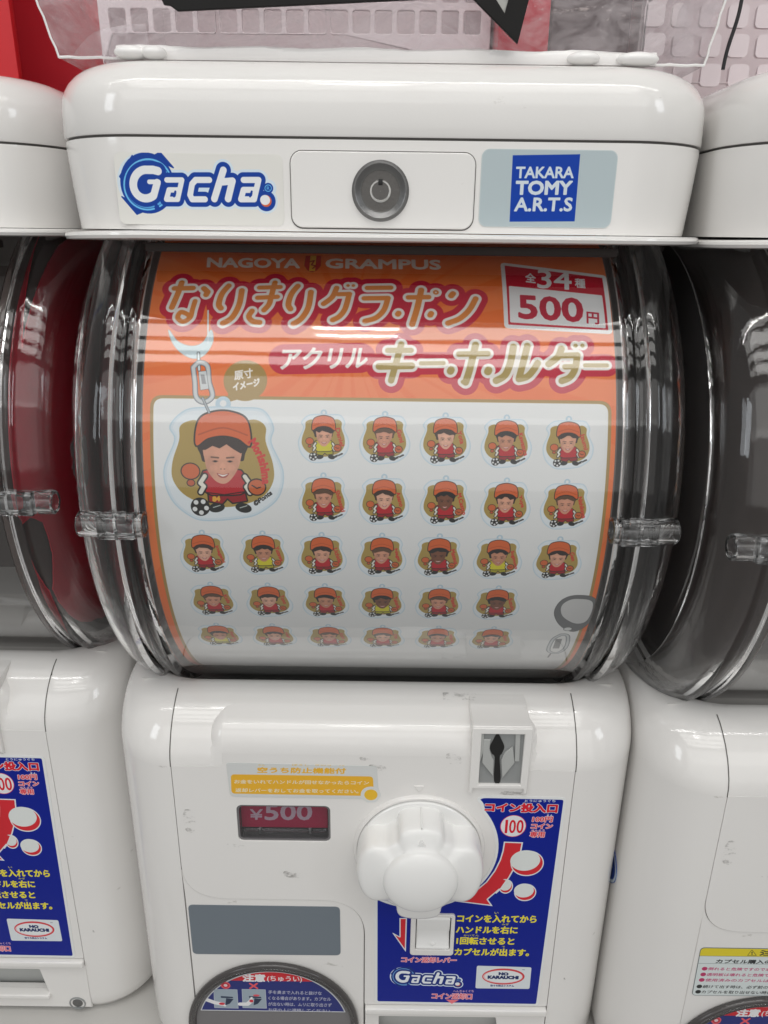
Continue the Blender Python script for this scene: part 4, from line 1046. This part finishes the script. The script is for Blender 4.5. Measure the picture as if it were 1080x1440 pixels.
        cv.poly(smooth_pts([q(fx-wm-.015, my-.02), q(fx, my+.005), q(fx+wm+.015, my-.02), q(fx+.05, my+.055), q(fx-.05, my+.055)], True, 4), (168, 78, 74))
        cv.poly(smooth_pts([q(fx-wm, my-.008), q(fx, my+.012), q(fx+wm, my-.008), q(fx, my+.040)], True, 4), (240, 234, 228))
        # fringe
        fr = [(-.36, -.28)]+[(-.30+.12*i, -.35+rn.uniform(-.06, .04)+.09*abs(i-2.5)/2.5) for i in range(6)]+[(.37, -.28), (.30, -.50), (-.30, -.50)]
        cv.poly([q(*p) for p in fr], hair, grow=.015*u)
        # plain orange cap
        hat = [(-.45, -.34), (-.45, -.62), (-.36, -.82), (-.12, -.91), (.12, -.91), (.36, -.82), (.45, -.62), (.45, -.34), (.26, -.46), (0, -.51), (-.26, -.46)]
        cv.poly(smooth_pts([q(*p) for p in hat], True, 5), (214, 98, 44), outline=(blk, .028*u))
        cv.stroke([(smooth_pts([q(-.41, -.52), q(0, -.64), (q(.41, -.52))], False, 6), .012*u)], [((180, 76, 34), 0)])
        # name, running down the right side
        n = len(name); a0 = q(.46, -.42); ln = min(.92, .105*n+.10)
        dirx, diry = (.28, .96); hx, hy = (.96, -.28)
        if big:
            # letters follow the charm's edge one by one
            cx_, cy_ = .43, -.40; n1 = len(name)-1
            for i, ch in enumerate(name):
                ang = R(56+34*i/n1); wd = {'M': .115, 'm': .110, 'i': .028, 'r': .048}.get(ch, .072)
                hh = .135 if (ch.isupper() or ch in 'hi') else .095
                dx_, dy_ = math.cos(ang), math.sin(ang); ex_, ey_ = math.sin(ang), -math.cos(ang)
                cv.text(ch, q(cx_, cy_), q(cx_+dx_*wd, cy_+dy_*wd), q(cx_+ex_*hh, cy_+ey_*hh), [((206, 44, 40), .010*u)])
                cx_ += dx_*(wd+.017); cy_ += dy_*(wd+.017)
            cv.text('©Ponta', q(.52, .70), q(.82, .48), q(.49, .62), [((24, 22, 22), .004*u)])
        else:
            p0 = q(.47, -.40); p1 = q(.47+dirx*ln, -.40+diry*ln); p2 = q(.47+hx*.17, -.40+hy*.17)
            cv.text(name, p0, p1, p2, [((202, 48, 42), .008*u)])
            cv.text('©Ponta', q(.46, .76), q(.78, .60), q(.43, .69), [((30, 28, 28), .008*u)])
    RED = (186, 20, 36); YEL = (214, 204, 40)
    SK = [(214, 158, 132), (206, 146, 120), (222, 170, 146), (196, 136, 108), (120, 74, 52)]
    rows = [([(455, 617), (541, 619), (626, 621), (712, 624), (799, 626)], ['Daniel', 'Gami', 'Yota', 'Kawazura', 'Izumi'], [1, 0, 0, 0, 0]),
            ([(455, 704), (540, 706), (626, 708), (711, 711), (795, 713)], ['Shibasaki', 'Asano', 'M.Castro', 'Yuya', 'Nishikawa'], [0, 0, 0, 0, 0]),
            ([(287, 780), (371, 781), (453, 783), (537, 784), (617, 785), (700, 787), (784, 789)], ['Inagaki', 'Yuzawa', 'Uchida', 'Nagai', 'Mateus', 'Sugimoto', 'Gen'], [0, 1, 0, 0, 0, 1, 0]),
            ([(300, 846), (379, 847), (458, 848), (537, 849), (617, 850), (698, 851)], ['Kida', 'Tono', 'Kasai', 'Takeda', 'Maeda', 'Suzuki'], [0, 0, 0, 1, 0, 0]),
            ([(309, 895), (386, 896), (463, 897), (538, 898), (615, 899), (691, 900)], ['Pisano', 'Haga', 'Kato', 'Ota', 'Mikuni', 'Sato'], [1, 0, 0, 0, 0, 0]),
            ([], [], [])]
    half = abs(onP(490, 620)[0]-onP(455, 620)[0])
    i = 0
    for pts, names, ys in rows:
        for (u, v), nm, yy in zip(pts, names, ys):
            x, s_ = onP(u, v); dark = nm in ('M.Castro', 'Mateus', 'Suzuki', 'Takeda')
            charm(x, s_, half, YEL if yy else RED, SK[4] if dark else SK[i % 4], hairs[1] if dark else hairs[(i*3) % 4], nm, seed=i); i += 1
    x, s_ = onP(314, 655)
    charm(x, s_, abs(onP(397, 655)[0]-x), RED, (216, 156, 130), (46, 30, 26), 'Morishima', True, seed=7)
    cv.stroke([([onP(285, 560), onP(294, 580)], .0006)], [(dk, .0001), (sil, -.0002)])
    # curved card
    bm = bmesh.new(); n = 110; th = .0005
    s0, s1 = -.2135, .1780
    g = [[], []]
    for j, rr in enumerate((RP, RP-th)):
        for i in range(n+1):
            s_ = s0+(s1-s0)*i/n; a = s_/RP
            g[j].append([bm.verts.new((x, -rr*math.cos(a), rr*math.sin(a))) for x in (-.1192, -.06, 0, .06, .1192)])
    for i in range(n):
        for k in range(4):
            bm.faces.new((g[0][i][k], g[0][i][k+1], g[0][i+1][k+1], g[0][i+1][k])); bm.faces.new((g[1][i][k+1], g[1][i][k], g[1][i+1][k], g[1][i+1][k+1]))
        for k in (0, 4): bm.faces.new((g[0][i][k], g[1][i][k], g[1][i+1][k], g[0][i+1][k]))
    bmesh.ops.recalc_face_normals(bm, faces=bm.faces)
    o = obj('display_card', bm, printed('display_card_print', cv, .35, .2, bump=.12))
    uvmap(o, cv, lambda co: (co.x, RP*math.atan2(co.z, -co.y)))
    o.location = (MX, YC, EZ+ZC)
    tag(o, 'orange and white display card with keyring charms curved inside the middle drum', 'display card')
poster()

# ================================================================== the neighbours
def copy_machine(src, dx, dy, label, skip=()):
    r = src.copy(); COL.objects.link(r); r.location = src.location+Vector((dx, dy, 0)); r['label'] = label
    for ch in list(src.children):
        if ch.name.split('.')[0] in skip: continue
        c = ch.copy(); COL.objects.link(c); c.parent = r
        for g_ in list(ch.children):
            d = g_.copy(); COL.objects.link(d); d.parent = c
    return r
LX, LY, RX, RY = -.330, .032, .324, -.020
LEFT = copy_machine(ROOT, LX, LY, 'capsule toy machine cut off at the left edge, dark red card in its drum')
RIGHT = copy_machine(ROOT, RX, RY, 'capsule toy machine cut off at the right edge, yellow headed caution sticker on it', skip=('blank_sticker',))
def right_sticker():
    yy = YFL+RY
    def K(x, y): return onY(970+x/9.818, 1310+y/9.818, yy, RX)
    tl, bl = K(175, 222), K(35, 870)
    x1 = tl[0]+.078
    hgt = tl[1]-bl[1]
    out = fillet([K(150, 218), (x1, tl[1]), (x1-.001, bl[1]), K(25, 876)], [.003, .003, .003, .003])
    xs = [p[0] for p in out]; zs = [p[1] for p in out]
    cv = Canvas('warning_print', min(xs)-.001, max(xs)+.001, min(zs)-.001, max(zs)+.001, 12000, (90, 100, 104))
    E = [[*out[i], *out[(i+1) % len(out)]] for i in range(len(out))]; T = cv.sdf(E, None, .003)
    zy = K(500, 335)[1]; zl = K(500, 438)[1]
    cv.paint(T, (208, 216, 216), grow=-.0003)
    def msk(X0, Y0, X1, Y1): return ((np.arange(Y0, Y1)[:, None]/cv.ppm+cv.y0) > zy)*np.ones((1, X1-X0))
    cv.paint(T, (216, 198, 40), grow=-.0003, mask=msk)
    cv.stroke([([(out[0][0]-.01, zy), (x1, zy)], .00012), ([(out[0][0]-.01, zl), (x1, zl)], .00012)], [((90, 100, 104), 0)])
    bk = (34, 38, 38); mg = (178, 44, 96)
    e = x1-.003
    def tx(s_, x0, y0, y1, xe, c, g): p = K(x0, y1); cv.text(s_, p, (xe, p[1]), (p[0]+.0003, K(x0, y0)[1]), [(c, g)])
    w = K(860, 290)
    cv.poly([K(800, 322), K(855, 252), K(912, 324)], (216, 198, 40), outline=(bk, .0003)); cv.text('!', K(851, 314), K(862, 314), K(851, 275), [(bk, .00015)])
    tx('注意', 955, 252, 324, K(955, 300)[0]+.019, bk, .0002)
    tx('カプセル購入の際のお願い', 355, 378, 430, e-.004, bk, .00014)
    for i, (s_, x0, y, c) in enumerate((('倒れると危険ですので本体をゆらさないで', 245, 487, mg), ('透明板は壊れると危険です。たたかないで', 225, 566, mg), ('使用済みのカプセルはゴミ箱へ入れて', 205, 642, mg), ('続けて出す時は、必ず前のカプセルを取って', 172, 732, bk), ('カプセルを取り出せない時は、ムリに取らず', 155, 805, bk))):
        b = K(x0-42, y+20); cv.ell(b, .0018, .0016, c); tx(s_, x0, y, y+42, e, c, .00005)
    o = obj('warning_sticker', plate(out, [], YFL-.0003, YFL, 0), printed('warning_print', cv, .35), RIGHT, False, -BASE); uvmap(o, cv)
right_sticker()
def side_sticker():
    cv = Canvas('side_sticker_print', .02, .08, -.03, .03, 5000, (14, 50, 130))
    cv.ell((.05, 0), .026, .017, (200, 212, 222)); cv.ell((.05, 0), .024, .015, (16, 54, 136)); cv.stroke([([(.034, .0), (.04, .006), (.05, .004), (.05, -.006), (.062, -.004)], .002)], [((205, 214, 224), 0)])
    bm = bmesh.new(); vs = []
    n = 40
    for x in (-.1631, -.1624):
        vs.append([bm.verts.new((x, .437+.026*math.cos(2*math.pi*i/n), -.402+.018*math.sin(2*math.pi*i/n))) for i in range(n)])
    bm.faces.new(vs[0]); bm.faces.new(list(reversed(vs[1])))
    for i in range(n): bm.faces.new((vs[0][i], vs[0][(i+1) % n], vs[1][(i+1) % n], vs[1][i]))
    bmesh.ops.recalc_face_normals(bm, faces=bm.faces)
    o = obj('side_sticker', bm, printed('side_sticker_print', cv), RIGHT, False, -BASE); uvmap(o, cv, lambda co: (co.y-.387, co.z+.402))
side_sticker()

# red shaped card standing in the left machine's drum end
def red_card():
    bm = bmesh.new(); x0 = .1232
    pts = []
    for i in range(64):
        a = 2*math.pi*i/64; r_ = .1475*.955
        pts.append((-r_*math.cos(a), r_*math.sin(a)))
    pts2 = []
    for y, z in pts:
        a = math.degrees(math.atan2(z, -y))
        rr = .1475
        if -26 < a < -8: rr = .1475-.020*math.cos(R((a+17)*5))      # finger notch
        if a < -26: rr = .1490-.004*math.sin(R((a+26)*7))
        k = rr/.1475; pts2.append((y*k, z*k))
    A = [bm.verts.new((0, y, z)) for y, z in pts2]; B = [bm.verts.new((.0007, y, z)) for y, z in pts2]
    bm.faces.new(A); bm.faces.new(list(reversed(B)))
    for i in range(len(A)): j = (i+1) % len(A); bm.faces.new((A[i], A[j], B[j], B[i]))
    bmesh.ops.recalc_face_normals(bm, faces=bm.faces)
    o = obj('red_card', bm, M_RED); o.location = (MX+LX+x0, YC+LY-.004, EZ+ZC-.003)
    tag(o, 'dark red round card standing inside the end of the left drum', 'card')
    bm = plate(smooth_pts([(-.010, .018), (.006, .020), (.012, .004), (.008, -.014), (-.006, -.018), (-.014, -.006), (-.013, .008)], True, 5), [], -.0003, 0)
    for v in bm.verts: x, y, z = v.co; v.co = (.0009-y*.5, x*.8-.062, z*.9-.004)
    obj('pale_print', bm, plastic('pale_grey_print', (.42, .36, .37), .4), o)
red_card()

# ================================================================== SETTING
def solid(name, x0, x1, y0, y1, z0, z1, m_, w=0.0, **k):
    o = obj(name, boxbm(x0, x1, y0, y1, z0, z1, w), m_); ground_origin(o); tag(o, **k); return o
solid('shelf', -.9, .9, .30, .80, -.590, -.5536, M_SHELF, .003, kind='structure')
solid('rack_back', -.9, .9, .745, .765, -.5536, .050, M_RACK, kind='structure')
solid('wall', -.9, .9, .84, .86, -.59, .75, M_WALLRED, kind='structure')
bx = -.40
solid('red_board', -.95, onY(20, 60, .70)[0]+MX, .700, .708, .0505, .40, M_WALLRED2, .001, label='bright red board standing behind the left machine at the picture edge', cat='display board')
solid('rack_ledge', -.9, .9, .69, .80, .044, .0500, M_RACK, .002, kind='structure')

# ------------------------------------------------------------------ things standing on the lids
ZL = .0750
def tray():
    yt = .412
    bl, br = onY(84, 84, yt), onY(988, 100, yt)
    tl, tr = onY(50, 0, yt-.004), onY(1022, 0, yt-.004)
    x0, x1 = bl[0], br[0]; z0 = ZL+.0010; zt = .125
    sl = (tl[0]-x0)/(tl[1]-bl[1])*(zt-z0); sr = (tr[0]-x1)/(tr[1]-br[1])*(zt-z0)
    r = bpy.data.objects.new('clear_tray', None); COL.objects.link(r); r.location = (MX, .50, EZ+z0)
    tag(r, 'crinkled clear plastic tray standing on the lid of the middle machine', 'plastic tray')
    off = Vector((0, -.50, -z0))
    yb = .60
    bm = bmesh.new(); N_ = 26
    rng = random.Random(3)
    def wall(p0, p1, q0, q1, dirn):
        rows = []
        for j in range(9):
            t = j/8; row = []
            for i in range(N_+1):
                s_ = i/N_; a = Vector(p0).lerp(Vector(p1), s_); b = Vector(q0).lerp(Vector(q1), s_); v = a.lerp(b, t)
                k = .0012*math.sin(s_*23+j*1.7)*math.sin(math.pi*s_)+.0008*math.sin(s_*51+j*2.9)*math.sin(math.pi*s_)
                v += Vector(dirn)*k*min(1, t*2); row.append(bm.verts.new(v))
            rows.append(row)
        for A, B in zip(rows[:-1], rows[1:]):
            for i in range(N_): bm.faces.new((A[i], A[i+1], B[i+1], B[i]))
    wall((x0, yt, z0), (x1, yt, z0), (x0+sl, yt-.006, zt), (x1+sr, yt-.006, zt), (0, 1, 0))
    wall((x0, yb, z0), (x0, yt, z0), (x0+sl, yb, zt), (x0+sl, yt-.006, zt), (1, 0, 0))
    wall((x1, yt, z0), (x1, yb, z0), (x1+sr, yt-.006, zt), (x1+sr, yb, zt), (1, 0, 0))
    bmesh.ops.remove_doubles(bm, verts=bm.verts, dist=1e-5)
    w_ = obj('tray_wall', bm, M_TRAY, r, off=off)
    md = w_.modifiers.new('t', 'SOLIDIFY'); md.thickness = .0005
    obj('tray_floor', boxbm(x0+.02, x1-.02, yt+.001, yb, z0+.0008, z0+.0016), M_TRAY, r, off=off)
    # thick lower lip
    bm = bmesh.new(); rng2 = random.Random(8); prev = None
    for i in range(71):                       # a thick, slightly uneven frosted lip
        t = i/70; x = x0+.0285+(x1-x0-.0525)*t; k1 = .0004*math.sin(t*31)+rng2.uniform(-.00015, .00015); k2 = .0003*math.sin(t*17+1)
        ring_ = [bm.verts.new(p) for p in ((x, yt-.0045+k2, z0-.0009), (x, yt-.0050+k2, z0+.0008), (x, yt-.0044+k2, z0+.0040+k1), (x, yt-.0032, z0+.0050+k1), (x, yt-.0006, z0+.0050+k1), (x, yt-.0006, z0-.0009))]
        if prev:
            for k in range(6): bm.faces.new((prev[k], prev[(k+1) % 6], ring_[(k+1) % 6], ring_[k]))
        else: bm.faces.new(ring_)
        prev = ring_
    bm.faces.new(prev); bmesh.ops.recalc_face_normals(bm, faces=bm.faces)
    obj('tray_lip', bm, M_LIP, r, off=off)
    # moulded feet
    for u0, u1 in ((162, 205), (200, 232), (800, 842), (870, 925)):
        a = onY(u0, 92, .404)[0]; b = onY(u1, 92, .404)[0]; cx_ = (a+b)/2; h_ = (b-a)/2
        bm = bmesh.new(); bmesh.ops.create_uvsphere(bm, u_segments=28, v_segments=14, radius=1)
        for v in bm.verts: v.co = (cx_+v.co.x*h_*1.1, .4065+v.co.y*.006, z0+.0015+v.co.z*.0030)
        obj('tray_foot', bm, M_RIM, r, off=off)
    for ex, et, sgn in ((x0, sl, -1), (x1, sr, 1)):      # whitish folded corner edges
        obj('corner_fold', tube([(ex+et*k/12+.0003*math.sin(k*2.1), yt-.006*k/12-.0004, z0+(zt-z0)*k/12) for k in range(13)], .00055, 6), M_RIM, r, off=off)
    obj('bottom_fold', tube([(x0+.0285*k/6, yt-.0006, z0+.0002+.0002*math.sin(k*2)) for k in range(7)], .0006, 6), M_RIM, r, off=off)
    obj('bottom_fold', tube([(x1-.024*k/6, yt-.0006, z0+.0002+.0002*math.sin(k*2)) for k in range(7)], .0006, 6), M_RIM, r, off=off)
    # folded flap of film in the lower left corner
    f = [onY(100, 82, yt-.003), onY(130, 48, yt-.003), onY(175, 36, yt-.003), onY(205, 34, yt-.003), onY(212, 80, yt-.003)]
    obj('film_flap', plate(smooth_pts([f[0], f[1], f[2], f[3]], False, 5)+[f[4]], [], yt-.0035, yt-.0031), M_TRAY, r, off=off)
tray()

def slotted(name, x0, x1, z0, z1, y0, holes, m_, **k):
    o = obj(name, plate([(x0, z0), (x1, z0), (x1, z1), (x0, z1)], holes, y0, y0+.003, .0006), m_); return o
# slotted basket inside the tray
yb_ = .455
hs = []
r0 = [onY(165+31.2*i, 28+i*.25, yb_) for i in range(17)]
h1 = abs(onY(300, 15, yb_)[1]-onY(300, 48, yb_)[1])
for i, (x, z) in enumerate(r0):
    hs.append(rrect(x+MX-.0044, x+MX+.0044, z-h1/2, z+h1/2, .0012, 3)); hs.append(rrect(x+MX-.0044, x+MX+.0044, z+h1/2+.0036, z+h1*1.5+.0036, .0012, 3))
xa = onY(140, 40, yb_)[0]+MX; xb = onY(690, 40, yb_)[0]+MX
bk = obj('slotted_basket', plate(rrect(xa, xb, .0792, .175, .003, 3), hs, yb_, yb_+.0025, .0004), M_PINK)
bm = bmesh.new()
ground_origin(bk); tag(bk, 'pinkish slotted plastic basket seen through the clear tray, left half of the lid', 'basket')
# its rear wall and ends
sx = xb-xa
for nm, x0, x1, y0, y1 in (('basket_side', 0-sx/2, -sx/2+.0025, .003, .12), ('basket_side', sx/2-.0025, sx/2, .003, .12), ('basket_back', -sx/2, sx/2, .12, .1225)):
    obj(nm, boxbm(x0, x1, y0, y1, 0, .095 if nm == 'basket_side' else .16, .0005), M_PINK, bk)
# red package and dark package beside it
def pack(name, u0, u1, v0, y0, m_, label):
    a = onY(u0, v0, y0)[0]+MX; b = onY(u1, v0, y0)[0]+MX
    o = obj(name, boxbm(a, b, y0, y0+.09, .0792, .15, .001), m_); ground_origin(o); tag(o, label, 'package', None); return o
def speckled(name, c, c2, thr):
    M = plastic(name, c, .35); nt = M.node_tree; N = nt.nodes; L = nt.links; b = N['Principled BSDF']
    tc = N.new('ShaderNodeTexCoord'); v = N.new('ShaderNodeTexNoise'); v.inputs['Scale'].default_value = 60; v.inputs['Detail'].default_value = 7; v.inputs['Roughness'].default_value = .75
    mp = N.new('ShaderNodeMapping'); mp.inputs['Scale'].default_value = (1, 1, 2.6); L.new(tc.outputs['Object'], mp.inputs['Vector']); L.new(mp.outputs[0], v.inputs['Vector'])
    r_ = N.new('ShaderNodeMapRange'); r_.inputs['From Min'].default_value = thr; r_.inputs['From Max'].default_value = thr+.06
    L.new(v.outputs['Fac'], r_.inputs['Value']); mx = N.new('ShaderNodeMix'); mx.data_type = 'RGBA'; mx.inputs['A'].default_value = (*c, 1); mx.inputs['B'].default_value = (*c2, 1)
    L.new(r_.outputs['Result'], mx.inputs['Factor']); L.new(mx.outputs['Result'], b.inputs['Base Color'])
    return M
pack('red_package', 700, 772, 50, .440, speckled('red_package_print', (.50, .02, .04), (.6, .35, .35), .60), 'red package behind the point of the black arrow sign')
pack('dark_package', 774, 886, 50, .440, speckled('dark_package_print', (.045, .022, .024), (.35, .30, .28), .60), 'dark brown speckled package right of the red package in the clear tray')
# black sign with a downward pointer, leaning in front of the tray
yS = .398
def S_(u, v): x, z = onY(u, v, yS); return (x+MX, z)
up = lambda p, dz: (p[0], p[1]+dz)
sg = [S_(228, 0), S_(232, 8), S_(240, 9), S_(251, 17), S_(662, -3), S_(727, 63), S_(744, -3)]
sg = [up(S_(215, -40), 0)]+sg+[S_(752, -40)]
o = obj('black_sign', plate(sg, [[S_(689, -12), S_(709, 20), S_(718, -12)]], yS-.002, yS, .0003), M_BLACK if False else plastic('black_sign_card', (.006, .0055, .0055), .5, .25, dirt=.0), None, False)
ground_origin(o); tag(o, 'black sign hanging over the clear tray with a pointed tip aimed down', 'sign')
c = o.location; pl = obj('pointer_inlay', plate([S_(687, -14), S_(709, 22), S_(720, -14)], [], yS+.0003, yS+.0008), plastic('grey_inlay', (.55, .55, .52), .5), None, False)
pl.data.transform(Matrix.Translation(-(c-Vector((0, 0, EZ))))); pl.parent = o
# basket with square holes on the right machine, and its strap
yR = .475
hs = []
for i in range(-1, 7):
    for j in range(-1, 3):
        x, z = onY(960+39.3*i, 63-42*j+i*.6, yR); hw = .0050; hh = .0050
        hs.append(rrect(x+MX-hw, x+MX+hw, z-hh, z+hh, .002, 4))
xa = onY(905, 40, yR)[0]+MX; za = .0795
rb = obj('square_hole_basket', plate(rrect(xa, xa+.150, za, .175, .003, 3), hs, yR, yR+.003, .0005), M_PINK2)
ground_origin(rb); tag(rb, 'pinkish white basket with rounded square holes on the right machine', 'basket')
for nm, x0, x1, y0, y1 in (('basket_side', -.075, -.0725, .003, .13), ('basket_back', -.075, .075, .13, .1325)): obj(nm, boxbm(x0, x1, y0, y1, 0, .16, .0005), M_PINK2, rb)
st = [(lambda p: (p[0]+MX, .46, p[1]))(onY(1044-27*t+1.5*math.sin(t*6), 104*t-6, .46)) for t in [i/14 for i in range(15)]]
o = obj('black_strap', tube(st, .0010, 8), plastic('black_strap_material', (.01, .01, .012), .6)); ground_origin(o)
tag(o, 'thin black strap hanging in front of the square holed basket', 'strap')

SC.cycles.use_denoising = True
SC.cycles.max_bounces = 14; SC.cycles.transmission_bounces = 12; SC.cycles.transparent_max_bounces = 16; SC.cycles.glossy_bounces = 6; SC.cycles.diffuse_bounces = 4
SC.cycles.caustics_refractive = True; SC.cycles.caustics_reflective = False; SC.cycles.blur_glossy = .5
SC.cycles.sample_clamp_indirect = 3.0
